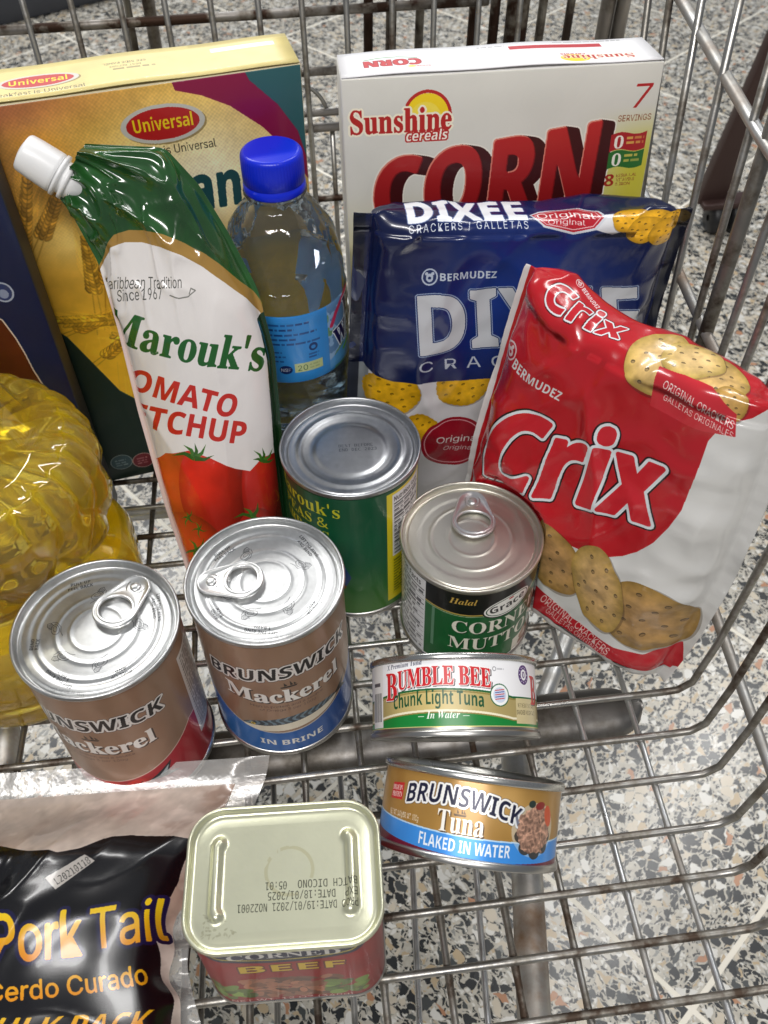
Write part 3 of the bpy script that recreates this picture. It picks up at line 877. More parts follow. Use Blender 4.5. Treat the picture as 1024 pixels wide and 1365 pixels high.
# ---- flow-wrapped pack: rounded-rectangle sleeve pinched into fins at both ends
def flowpack(W, H, T, fin=7.0, pinch=26.0, rc=9.0, crumple=1.0, seed=1, nx=150, puff=.14, slant=0.0, belly=0.0):
    """x along the width, z up, front faces -y, origin bottom centre (mid thickness)"""
    # section outline with arclength, starting at front bottom
    seg = []
    def arc(cx, cz, a0, a1, n=7):
        for i in range(n + 1):
            a = math.radians(a0 + (a1 - a0) * i / n); seg.append((cx + rc * math.cos(a), cz + rc * math.sin(a)))
    ht = T / 2
    fronts = [(-ht, rc + (H - 2 * rc) * i / 70) for i in range(71)]
    seg += fronts
    arc(-ht + rc, H - rc, 180, 90)
    seg += [(-ht + rc + (T - 2 * rc) * i / 10, H) for i in range(1, 10)]
    arc(ht - rc, H - rc, 90, 0)
    seg += [(ht, H - rc - (H - 2 * rc) * i / 24) for i in range(1, 24)]
    arc(ht - rc, rc, 0, -90)
    seg += [(ht - rc - (T - 2 * rc) * i / 5, 0) for i in range(1, 5)]
    arc(-ht + rc, rc, -90, -180)
    sec = np.array(seg)
    al = np.r_[0, np.cumsum(np.linalg.norm(np.diff(sec, axis=0), axis=1))]
    xs = np.linspace(-W / 2 - fin, W / 2 + fin, nx)
    X = xs[None, :] * np.ones((len(sec), 1))
    dist = np.clip(W / 2 - np.abs(X), 0, None)            # distance to the fin line
    k = np.clip(dist / pinch, 0, 1); k = np.sqrt(1 - (1 - k) ** 2)
    k = 0.03 + 0.97 * k
    # mid-face bulge
    zz = sec[:, 1][:, None] * np.ones_like(X); yy = sec[:, 0][:, None] * np.ones_like(X)
    bul = 1 + puff * (1 - (2 * zz / H - 1) ** 2) * (1 - (X / (W / 2)) ** 2).clip(0)
    Y = yy * k * bul
    Z = H / 2 + (zz - H / 2) * (1 - 0.02 * (1 - k))
    P = np.stack([X, Y, Z], 2)
    N = normals(P)
    A = al[:, None] * np.ones_like(X)
    # wrinkles: long creases fanning from the fins, plus soft crumple
    ed = np.exp(-dist / 22.0)
    pl = ((ridge(A * .055 + .6 * vnoise(X * .03, A * .03, seed), dist * .018 + 3, seed + 31) ** 3 - .35) * 2.6 + (ridge(A * .12 + X * .01, dist * .02, seed + 41) ** 4) * 1.1) * ed * sstep(0, 6, dist)
    cr = (ridge(X * .022 + A * .012, A * .016 - X * .006, seed + 2) ** 5 - .2) * 1.9 + (ridge(X * .05 - A * .03, A * .03, seed + 5) ** 6) * 1.1 + (fbm(X * .02, A * .02, seed + 9) - .5) * 3.4 + (ridge(X * .03 + A * .045, A * .05 - X * .04, seed + 14) ** 8) * .6
    finw = np.where(dist < 0.5, np.sin(A * 1.9) * .35 + (vnoise(A * .06, X * .1, seed + 3) - .5) * 5.0 * np.clip(np.abs(X) - W / 2 + 1, 0, 8) / 8, 0)
    disp = (pl + cr * sstep(0, 18, dist)) * crumple + finw
    for _ in range(2):
        q = np.pad(disp, 1, mode='edge'); disp = (q[:-2, 1:-1] + q[2:, 1:-1] + q[1:-1, :-2] + q[1:-1, 2:] + 2 * disp) / 6
    P = P + N * disp[..., None]
    zr = np.clip(P[..., 2] / H, 0, 1); un = np.clip((X + W / 2 + fin) / (W + 2 * fin), 0, 1)
    P[..., 0] += slant * zr ** 2.2 * (1 - un) ** 1.5 + belly * np.sin(math.pi * np.clip(zr, 0, 1)) ** .8 * un ** 3
    P[..., 2] += slant * .95 * zr ** 4 * np.exp(-((un - .06) / .16) ** 2)
    Hf = H + T                                            # art covers front then top
    uv = np.stack([(X + W / 2 + fin) / (W + 2 * fin), A / Hf], 2)
    amax = H - 2 * rc + rc * math.pi / 2 * 2 + T - 2 * rc
    me = grid_mesh("wrapper", P, uv, lambda a, c: 0 if al[a] < amax - .1 else 1)
    return weld(me, 2e-5)

# ---- lens-shaped pouch between two edge curves
def resample(pts, n):
    p = np.array(pts, float); d = np.r_[0, np.cumsum(np.linalg.norm(np.diff(p, axis=0), axis=1))]
    t = np.linspace(0, d[-1], n)
    # smooth a little with a catmull-like average
    q = np.stack([np.interp(t, d, p[:, i]) for i in range(3)], 1)
    for _ in range(3): q[1:-1] = (q[:-2] + 2 * q[1:-1] + q[2:]) / 4
    return q
def lens_pouch(name, Lp, Rp, front, tf, tb, wr, nu=110, nv=170, mats=2):
    """Lp, Rp: edge curves bottom to top; front: direction the printed face looks to"""
    L, R_ = resample(Lp, nv), resample(Rp, nv)
    u = np.linspace(0, 1, nu)[None, :]; v = np.linspace(0, 1, nv)[:, None]
    Pc = L[:, None, :] * (1 - u[..., None]) + R_[:, None, :] * u[..., None]
    U = u * np.ones_like(v); V = v * np.ones_like(u)
    f = np.array(front, float); f /= np.linalg.norm(f)
    PF = Pc + f * tf(U, V)[..., None]; PB = Pc - f * tb(U, V)[..., None]
    NF = normals(PF); NF *= np.sign((NF * f).sum(2, keepdims=True))
    PF = PF + NF * wr(U, V)[..., None]
    uv = np.stack([U, V], 2)
    a = mesh_from(name, np.r_[PF.reshape(-1, 3), PB.reshape(-1, 3)],
                  [(i * nu + j, i * nu + j + 1, (i + 1) * nu + j + 1, (i + 1) * nu + j) for i in range(nv - 1) for j in range(nu - 1)] +
                  [(nv * nu + i * nu + j, nv * nu + (i + 1) * nu + j, nv * nu + (i + 1) * nu + j + 1, nv * nu + i * nu + j + 1) for i in range(nv - 1) for j in range(nu - 1)],
                  np.r_[uv.reshape(-1, 2), uv.reshape(-1, 2)],
                  [0] * ((nv - 1) * (nu - 1)) + [1] * ((nv - 1) * (nu - 1)))
    return weld(a, 3e-5), PF, NF

# ---- rounded rectangle loft
def rrect(w, d, rc, n=10):
    p = []
    for (cx, cy, a0) in ((w / 2 - rc, d / 2 - rc, 0), (-w / 2 + rc, d / 2 - rc, 90), (-w / 2 + rc, -d / 2 + rc, 180), (w / 2 - rc, -d / 2 + rc, 270)):
        for i in range(n + 1):
            a = math.radians(a0 + 90 * i / n); p.append((cx + rc * math.cos(a), cy + rc * math.sin(a)))
    return p
def loft(name, rings, cap_last=True, cap_first=False, uvfun=None):
    V, F, UV = [], [], []
    n = len(rings[0])
    for r in rings: V += r
    for k in range(len(rings) - 1):
        for i in range(n):
            a, b = k * n + i, k * n + (i + 1) % n
            F.append((a, b, b + n, a + n))
    if cap_last: F.append(tuple(range((len(rings) - 1) * n, len(rings) * n)))
    if cap_first: F.append(tuple(reversed(range(n))))
    me = mesh_from(name, V, F, [uvfun(v) for v in V] if uvfun else None)
    return weld(me, 1e-7)

def push_out(me, mw, cx_, cy_, r, zmax):
    """soft packs give way where a can presses on them"""
    inv = mw.inverted()
    for v in me.vertices:
        w = mw @ v.co / S
        if w.z > zmax + 14: continue
        d = Vector((w.x - cx_, w.y - cy_)); L = d.length
        rr = r * (1 if w.z < zmax else max(0, 1 - ((w.z - zmax) / 14) ** 2) ** .5 * .35 + .65)
        if L < rr and L > 1e-3:
            d = d / L * rr
            v.co = inv @ (Vector((cx_ + d.x, cy_ + d.y, w.z)) * S)
# ------------------------------------------------------------------ the printed artwork
ART = {}
def poly_map(n, cx, cy, cu, cv):
    """where a spot of the flat artwork falls on a soft, bulging pack (fitted once)"""
    def f(x, y):
        x = (np.asarray(x, float) - cx) / 200; y = (np.asarray(y, float) - cy) / 200
        u = v = 0
        k = 0
        for i in range(n + 1):
            for j in range(n + 1 - i):
                t = x ** i * y ** j; u = u + cu[k] * t; v = v + cv[k] * t; k += 1
        return u, v
    return f
MAP_KETCHUP = poly_map(4, 235.0, 478.0, [0.38023, -0.26592, 0.09035, -0.07288, -0.01895, 0.99259, 0.10502, 0.06951, 0.11944, -0.23476, -0.27245, -0.17093, 0.40545, 0.53665, -0.27104], [0.61529, -0.2458, -0.0505, -0.00697, -0.00393, -0.14387, 0.06068, 0.07249, 0.03725, -0.00384, -0.15667, -0.12716, 0.04838, 0.1843, -0.13679])
MAP_CRIX = poly_map(3, 810.0, 630.0, [0.59996, 0.14691, -0.01413, 0.02839, 0.4686, 0.03744, -0.0258, -0.09967, -0.03424, 0.02111], [0.52651, -0.35072, -0.04786, -0.01981, 0.18923, 0.05016, 0.02311, -0.08991, -0.10978, 0.0156])
MAP_PORK = poly_map(3, 175.0, 1191.0, [0.84182, 0.16838, -0.12493, -0.06466, 0.3246, -0.0553, 0.01096, -0.01377, 0.00177, 0.00396], [0.74005, -0.25913, 0.0509, -0.01617, -0.0013, 0.00854, -0.02565, 0.01423, 0.00109, -0.00066])
MAP_DIXEE = poly_map(3, 690.0, 462.0, [0.50958, 0.0984, 0.03159, -0.01463, 0.48375, 0.08364, 0.02362, 0.03789, 0.01778, 0.01198], [0.52425, -0.42092, -0.06639, -0.03267, -0.02355, -0.02451, -0.01389, -0.03409, -0.02071, 0.01159])

class Soft:
    """draws on a canvas through the layout map of a soft pack"""
    def __init__(s, c, fmap): s.c, s.f = c, fmap
    def mm(s, pts):
        p = np.asarray(pts, float); u, v = s.f(p[..., 0], p[..., 1]); return np.stack([u * s.c.w, v * s.c.h], -1)
    def poly(s, pts, col, op=1.0): return s.c.poly(s.mm(pts), col, op)
    def pmask(s, pts): return s.c.poly_mask(s.mm(pts))
    def line(s, pts, w, col, op=1.0): return s.c.line(s.mm(pts), w, col, op)
    def disc(s, cx, cy, rx, ry, rot=0.0, n=48):
        a = np.linspace(0, 2 * math.pi, n, endpoint=False); c, k = math.cos(math.radians(rot)), math.sin(math.radians(rot))
        x, y = rx * np.cos(a), ry * np.sin(a)
        return np.stack([cx + x * c - y * k, cy + x * k + y * c], -1)
    def text(s, t, p0, p1, cap, col, style='sans', bold=0.0, outline=(), shadow=None, shear=0.0, bow=0.0, spacing=1.0, op=1.0):
        style, bold = heavier(style, bold)
        T = lettering(t, style, spacing).copy()
        if len(T) == 0: return s.c.blank()
        w = T[..., 0].max()
        p0, p1 = np.array(p0, float), np.array(p1, float); d = p1 - p0; L = np.linalg.norm(d); d /= L; n = np.array([d[1], -d[0]])
        a = T[..., 0] / w * L + T[..., 1] * shear * cap; h = T[..., 1] * cap + bow * 4 * (T[..., 0] / w) * (1 - T[..., 0] / w)
        P = p0 + a[..., None] * d + h[..., None] * n
        m = s.c.tri_mask(s.mm(P))
        if bold > 0: m = s.c.grow(m, bold * cap * .36)
        if shadow: s.c.paint(s.c.shift(s.c.grow(m, outline[-1][0]) if outline else m, shadow[0], shadow[1]), shadow[2])
        for (r, oc) in sorted(outline, key=lambda q: -q[0]): s.c.paint(s.c.grow(m, r), oc)
        s.c.paint(m, col, op)
        return m

def doodle(c, x, y, k, rot, seed, col='#55565a'):
    """the little hand-and-ring drawings stamped on a lid"""
    rr = np.random.RandomState(seed); cs, sn = math.cos(math.radians(rot)), math.sin(math.radians(rot))
    T = lambda q: [(x + (a * cs - b * sn) * k, y + (a * sn + b * cs) * k) for a, b in q]
    a = np.linspace(0, 2 * math.pi, 22)
    col = '#2e2f33'
    c.line(T([(1.0 * math.cos(t), .62 * math.sin(t)) for t in a]), .3, col, .6)
    c.line(T([(.55 * math.cos(t) + .1, .3 * math.sin(t)) for t in a]), .28, col, .55)
    c.line(T([(-1.5, -.9), (-.7, -.75), (.2, -.95), (1.2, -.5), (1.6, .2)]), .3, col, .6)
    c.line(T([(.2, .5), (.9, 1.1), (1.5, 1.0), (1.5, .4), (.8, .1)]), .3, col, .6)
    for i in range(5): c.line(T([(.3 + i * .2, .9 + .05 * i), (.55 + i * .2, .35)]), .28, col, .55)
def lid_art(name, steps=True, base='#c6c7c7'):
    c = Canvas(76, 76, 7, base)
    n = c.noise(.5, 3, 5); c.a *= (0.94 + .1 * n)[..., None]
    if steps:
        for i, (ang, t1, t2) in enumerate(((112, "PULL UP", "PEEL BACK"), (18, "LIFT THE RING", "AND BEND"), (-62, "PULL UP", "AND"), (-118, "LIFT THE RING", "1 BATH"), (-168, "BEND", "BACK"))):
            a = math.radians(ang); x, y = 38 + 22 * math.cos(a), 38 + 22 * math.sin(a)
            doodle(c, x - 3.0 * math.cos(a), y - 3.0 * math.sin(a), 2.9, ang - 70, i)
            xt, yt = 38 + 28.0 * math.cos(a + .28), 38 + 28.0 * math.sin(a + .28)
            c.text(t1, xt, yt, 1.6, '#2e2f33', rot=ang - 85, bold=.035, op=.8); c.text(t2, xt - 2.4 * math.cos(a), yt - 2.4 * math.sin(a), 1.6, '#2e2f33', rot=ang - 85, bold=.035, op=.8)
        c.text("BEST BEFORE 06 2024", 38, 4.5, 1.0, '#77787a', style='mono', op=.6)
    return c.image(name)
ART['lid'] = lid_art("lid_print")
cg = Canvas(76, 76, 7, '#b4b6b9'); cg.a *= (0.95 + .1 * cg.noise(.4, 6, 5))[..., None]
cg.text("BEST BEFORE", 41, 39.5, 2.1, '#4a4d54', style='mono', bold=.01, op=.75); cg.text("END DEC 2023", 42, 36.3, 2.1, '#4a4d54', style='mono', bold=.01, op=.75)
ART['lid_grey'] = cg.image("grey_lid_print")

def ship(c, x, y, k, col):
    c.poly([(x - 2 * k, y), (x + 2 * k, y), (x + 1.6 * k, y - .6 * k), (x - 1.7 * k, y - .6 * k)], col)
    for dx, h in ((-1.0, 1.5), (.3, 2.0), (1.1, 1.2)): c.poly([(x + dx * k, y + .15 * k), (x + (dx + .7) * k, y + .2 * k), (x + dx * k, y + h * k)], col)

def mackerel_label(name, band, word, fish):
    W, H = 231.0, 108.2
    c = Canvas(W, H, 5, '#9c7b63')
    n = c.noise(.06, 2, 4); c.a *= (0.95 + .1 * n)[..., None]
    cx = W / 2
    # coloured foot, dipping in the middle of the label
    dx = c.X - cx
    edge = 24 + 0.0095 * dx ** 2 + (1.5 * np.sin(dx * .06))
    edge = np.minimum(edge, 48)
    m = c.Y < edge
    g = np.clip((c.X - cx) / 80 + .5, 0, 1)
    c.paint(m, hexc(band[0]) * (1 - g[..., None]) + hexc(band[1]) * g[..., None])
    c.paint((np.abs(c.Y - edge) < .5), '#e6d9cc', .8)
    if fish == 'fish':
        body = c.ell_mask(cx + 1, 33, 27, 6.5, 8)
        c.paint(body, '#efe6d2'); c.paint(body & (c.Y > 33 + (c.X - cx) * .14), '#2a3440', .9)
        st = (np.sin(c.X * 1.5 + np.sin(c.Y * .9) * 2) > .2) & body & (c.Y > 33.5 + (c.X - cx) * .14); c.paint(st, '#6f8796')
        c.poly([(cx + 26, 37), (cx + 36, 44), (cx + 33, 38), (cx + 37, 33)], '#1d2026')
        c.ell(cx - 20, 31.5, 1.3, 1.2, '#f4d24a'); c.ell(cx - 20, 31.5, .6, .6, '#101010')
        c.text("IN BRINE", cx - 1, 10.5, 5.2, '#f3efe8', bold=.035, width=34, warp=lambda x, y: (x, y + 0.004 * x * x))
    else:
        for (ax, ay, r) in ((-27, 19, 8), (-13, 17, 7), (2, 18, 8.5), (15, 20, 7), (-38, 23, 6)):
            q = c.ell_mask(cx + ax, ay, r, r * .72, 10); sh = np.clip(1 - ((c.X - cx - ax + r * .4) ** 2 + (c.Y - ay - r * .3) ** 2) / (2.2 * r * r), .25, 1)
            c.paint(q, hexc('#d8342a') * (0.62 + .45 * sh[..., None]))
            for k in range(5):
                a = k * 1.26 + ax; c.line([(cx + ax, ay), (cx + ax + r * .5 * math.cos(a), ay + r * .35 * math.sin(a))], .7, '#9e1c18')
        c.poly([(cx + 20, 21), (cx + 33, 31), (cx + 30, 22), (cx + 36, 17), (cx + 27, 19)], '#23262c'); c.poly([(cx + 25, 22), (cx + 31, 28), (cx + 29, 22)], '#b9c4c9')
        c.text("IN TOMATO SAUCE", cx, 7, 4.6, '#f3efe8', bold=.035, width=52)
    arch = lambda x, y: (x, y * (1 + .0011 * x * 0) + 3.0 - 0.0020 * x * x + 0.055 * x)
    c.text("BRUNSWICK", cx, 73, 9.6, '#161214', bold=.055, width=78, shear=.10, outline=((1.1, '#ece7e2'), (1.45, '#5b4a44')), warp=arch)
    ship(c, cx + 2, 68.5, 2.2, '#2a211e')
    m = c.text("Mackerel", cx, 54.5, 11.0, '#f5f1ec', style='serifb', width=61, bold=.012, outline=((.25, '#f5f1ec'),), shadow=(.8, -.7, '#3a2c28'), warp=lambda x, y: (x, y + 0.0022 * x * x - .03 * x))
    c.text("High in protein and a source", cx, 49.6, 2.1, '#5d4439', bold=.015, warp=lambda x, y: (x, y + .0022 * x * x))
    c.text("of Omega 3 per 100g", cx, 46.2, 2.1, '#5d4439', bold=.015, warp=lambda x, y: (x, y + .0022 * x * x))
    # information panels round the back
    for x0 in (cx + 55, cx - 88):
        c.rect(x0, 24, x0 + 34, 94, '#ece9e4'); c.greek(x0 + 2, 27, x0 + 33, 92, 26, '#6a625e', .75, int(x0))
    c.rect(0, 0, W, 2.2, '#8d8a86'); c.rect(0, 104.5, W, 109, '#a98c76')
    return c.image(name)
ART['mackerel_brine'] = mackerel_label("mackerel_brine_label", ('#2f77c6', '#1c4f9c'), 'brine', 'fish')
ART['mackerel_tomato'] = mackerel_label("mackerel_tomato_label", ('#c2242c', '#b41c2c'), 'tomato', 'tomato')

def facts_panel(c, x0, y0, x1, y1, bg, title, seed, tcap=3.6):
    c.rect(x0, y0, x1, y1, bg); w = x1 - x0
    c.text(title, x0 + 1.2, y1 - tcap * 1.55, tcap, '#15151a', bold=.03, align='l', width=w * .86)
    y = y1 - tcap * 2.2
    for i, t in enumerate((.9, .35, .35, .9, .3, .3, .3, .3, .6, .3, .3, .3, .3)):
        c.rect(x0 + 1, y, x1 - 1, y + t, '#22222a', .9); c.greek(x0 + 1.3, y - (y1 - y0) * .058, x1 - 1.6, y - .3, 1, '#2c2c34', .85, seed + i)
        y -= (y1 - y0) * .064
        if y < y0 + 2: break

def peas_label():
    W, H = 231.0, 108.2
    c = Canvas(W, H, 5, '#14552f')
    v = c.Y / H
    col = hexc('#3c7a22') * (1 - sstep(.0, .55, v))[..., None] + hexc('#0f5a3a') * sstep(.0, .55, v)[..., None]
    col = col * (1 - sstep(.6, .95, v)[..., None] * .12); c.a = col * (0.93 + .14 * c.noise(.05, 8, 3))[..., None]
    g = '#c9c62c'
    c.text("Marouk's", 83, 89.5, 9.5, g, style='serifb', bold=.015, width=50, warp=lambda x, y: (x, y - .02 * x))
    c.text("PEAS &", 84, 79.0, 7.2, g, style='serifb', bold=.015, width=34); c.text("CARROTS", 80, 68.5, 7.2, g, style='serifb', bold=.015, width=42)
    for i in range(46):
        rr = np.random.RandomState(i); x, y = 60 + rr.rand() * 46, 10 + rr.rand() * 36; r = 3.4
        q = c.ell_mask(x, y, r, r); s_ = np.clip(1 - ((c.X - x + 1.2) ** 2 + (c.Y - y - 1.2) ** 2) / 22, .2, 1)
        c.paint(q, hexc(('#7fa428', '#e07a1e')[i % 5 == 0]) * (0.5 + .55 * s_[..., None]))
    c.poly([(104, 48), (108, 50), (110, 44), (112, 38), (109, 30), (105, 33), (106, 40)], '#20407c'); c.poly([(106, 46), (109, 47), (108, 40)], '#5d86c4')
    c.rect(133.6, 8, 164, 101, '#e6d21e'); facts_panel(c, 137.2, 48, 162, 99, '#e9e9ea', "Nutrition Facts", 5)
    c.rect(137.2, 12, 162, 46, '#d8c61c'); c.greek(138, 14, 160, 45, 12, '#3c4a14', .7, 4)
    c.rect(0, 0, W, 2, '#51703a')
    return c.image("peas_label")
ART['pigeon_peas'] = peas_label()

def mutton_label():
    W, H = 235.0, 75.3
    c = Canvas(W, H, 5.5, '#125c2c')
    c.a *= (0.92 + .16 * c.noise(.07, 4, 3))[..., None]
    edge = 53.0 + 0.0022 * (c.X - 118) ** 2 - 1.5 * np.sin((c.X - 100) * .035)
    c.paint(c.Y > edge, '#0c0d0c'); c.paint(np.abs(c.Y - edge) < .55, '#b99d4e'); c.paint(np.abs(c.Y - edge + 1.4) < .25, '#e8e0c0', .7)
    c.paint(c.Y > 70.5, '#8f8a72')
    c.text("Halal", 116.5, 61.5, 4.6, '#c9a64a', style='serifbi', bold=.01, width=15)
    gx, gy = 142.5, 55.5
    c.ell(gx, gy, 15.5, 8.6, '#101010', 8); c.ell(gx, gy, 14.6, 7.7, '#f1efe9', 8); c.ell(gx, gy, 13.6, 6.8, '#0f3d20', 8); c.ell(gx, gy, 13.0, 6.2, '#f1efe9', 8)
    c.text("Grace", gx, gy - 2.2, 5.6, '#121212', bold=.035, width=22, rot=8); c.ell(gx + 1, gy + 5.0, 1.7, .7, '#c2312c', 8)
    ww = lambda x, y: (x, y + .0018 * x * x)
    c.text("CORNED", 140, 34.5, 10.6, '#ece8d8', style='serifb', bold=.006, width=57, shadow=(.5, -.5, '#0a2a14'), warp=ww)
    c.text("MUTTON", 140, 19.0, 10.6, '#ece8d8', style='serifb', bold=.006, width=60, shadow=(.5, -.5, '#0a2a14'), warp=ww)
    c.paint((c.Y < 14.5 + .004 * (c.X - 140) ** 2) & (c.X > 150), '#e6dfd0')
    for i in range(30):
        rr = np.random.RandomState(i + 40); x, y = 158 + rr.rand() * 34, 2 + rr.rand() * 12
        c.ell(x, y, 3 + 2 * rr.rand(), 2 + rr.rand(), hexc('#8a5a3c') * (.7 + .6 * rr.rand()), rr.rand() * 180)
    facts_panel(c, 60, 3, 95.0, 70, '#dfe0e2', "Nutrition Facts", 9, 4.4)
    c.rect(99.5, 16, 101.2, 52, '#8fa394', .6)
    c.rect(190, 4, 225, 66, '#e9e6da'); c.greek(192, 6, 223, 64, 18, '#3c4a3e', .7, 6)
    return c.image("mutton_label")
ART['mutton'] = mutton_label()

def bumble_label():
    W, H = 255.7, 37.9
    c = Canvas(W, H, 7, '#a9a9a6')
    c.alpha[:] = 1.0
    cx = 0.468 * W
    m = (c.Y > 4.6) & (c.Y < 35.6); c.paint(m, '#efeff1', 1, 0.0)
    dx = c.X - cx
    top = 18.8 + 1.3 * np.exp(-(dx / 17) ** 2) + .0 * dx
    top = 17.8 + 3.6 * (1 - (np.clip(dx, -38, 38) / 38) ** 2)
    low = top - 9.6
    per = ((c.X - cx + 60) % 120) - 60
    band = (c.Y < top) & (c.Y > low) & (c.Y > 4.6) & (np.abs(dx) < 70)
    g = np.clip((dx + 30) / 60, 0, 1)[..., None]
    c.paint((c.Y < low + .9) & (c.Y > 4.6) & (np.abs(dx) < 70), '#0e7d33')
    c.paint(band, hexc('#cdb877') * (1 - .18 * np.abs(g - .5) * 2))
    for off, w, col in ((0, .45, '#0b5c2c'), (-1.0, .3, '#8c7a3c'), (-9.6, .5, '#e9e2c4'), (-10.4, .3, '#8c7a3c')): c.paint((np.abs(c.Y - top - off) < w) & (np.abs(dx) < 70) & (c.Y > 4.6), col)
    c.paint((c.Y < 4.9) & (c.Y > 4.3), '#d8c98a')
    aw = lambda x, y: (x, y * (1 + .0 * x) + 2.6 * (1 - (x / 30) ** 2))
    red = '#c81e26'
    c.text("UMBLE BEE", cx + 2.9, 20.8, 8.4, red, style='serifb', bold=.02, width=46, outline=((.35, '#f4f2ee'),), shadow=(.5, -.45, '#5d5558'), warp=aw)
    c.text("B", cx - 24.6, 17.4, 12.4, red, style='serifb', bold=.02, width=7.6, outline=((.35, '#f4f2ee'),), shadow=(.5, -.45, '#5d5558'))
    c.text("X Premium Tuna", cx - 17, 32.2, 2.2, '#3a3d58', style='serifbi', width=21, rot=4)
    c.text("Chunk Light Tuna", cx - 0.5, 12.3, 6.2, '#0a4a2a', bold=.04, width=45, warp=lambda x, y: (x, y + 2.4 * (1 - (x / 27) ** 2)))
    c.text("In Water", cx + 3, 8.3, 3.2, '#f4f4ee', style='serifbi', bold=.012, width=15.5); c.rect(cx - 9, 9.2, cx - 6, 9.5, '#dfe8da'); c.rect(cx + 12, 9.2, cx + 15, 9.5, '#dfe8da')
    ex, ey = cx + 30.5, 18.6
    c.ell(ex, ey, 5.2, 5.2, '#0e5a30'); c.ell(ex, ey, 4.7, 4.7, '#eef0ee'); c.ell(ex, ey, 3.5, 3.5, '#c9d3e4')
    for k in range(5): c.line([(ex - 2.4, ey - 2 + k), (ex + 2.4, ey - 1.4 + k)], .4, ('#c23038', '#2c4a98')[k % 2])
    px_, py_ = cx + 47, 28.6
    c.ell(px_, py_, 4.2, 4.6, '#4b2668'); c.ell(px_, py_, 2.3, 2.6, '#efeff1'); c.text("0", px_, py_ - 1.5, 3.0, '#4b2668', bold=.03)
    for a in range(0, 360, 30): c.ell(px_ + 3.2 * math.cos(math.radians(a)), py_ + 3.5 * math.sin(math.radians(a)), .35, .35, '#d8cfe6')
    c.ell(cx + 28, 30.5, 1.1, 1.1, '#9d9da2'); c.ell(cx + 28, 30.5, .7, .7, '#efeff1'); c.greek(cx + 29.5, 29.8, cx + 34, 31.2, 1, '#9d9da2', .8, 3)
    c.rect(cx + 40, 6, cx + 61, 17.6, '#cfc092'); c.text("NET WEIGHT 5 OZ (142g)", cx + 49, 13.4, 1.9, '#54492c', bold=.012, width=15); c.text("DRAINED WEIGHT 4 OZ", cx + 49, 10.2, 1.9, '#54492c', bold=.012, width=17)
    c.text("B", cx + 57, 15.3, 13.2, red, style='serifb', bold=.02, width=7.6, shadow=(.5, -.45, '#5d5558'))
    # barcode and small print on the left
    c.rect(cx - 43, 5.2, cx - 31.5, 35, '#e7e6e4'); rr = np.random.RandomState(2); y = 9.5
    x = cx - 41.5
    while x < cx - 33:
        w = .25 + .6 * rr.rand(); c.rect(x, 8, x + w, 21.5, '#26242a'); x += w + .25 + .5 * rr.rand()
    c.greek(cx - 42, 24, cx - 32, 27, 1, '#45434a', .9, 8)
    c.greek(cx + 66, 6, cx + 120, 34, 10, '#55555c', .7, 9); c.greek(2, 6, cx - 46, 34, 10, '#55555c', .7, 10)
    return c.image("bumble_label")
ART['bumble'] = bumble_label()

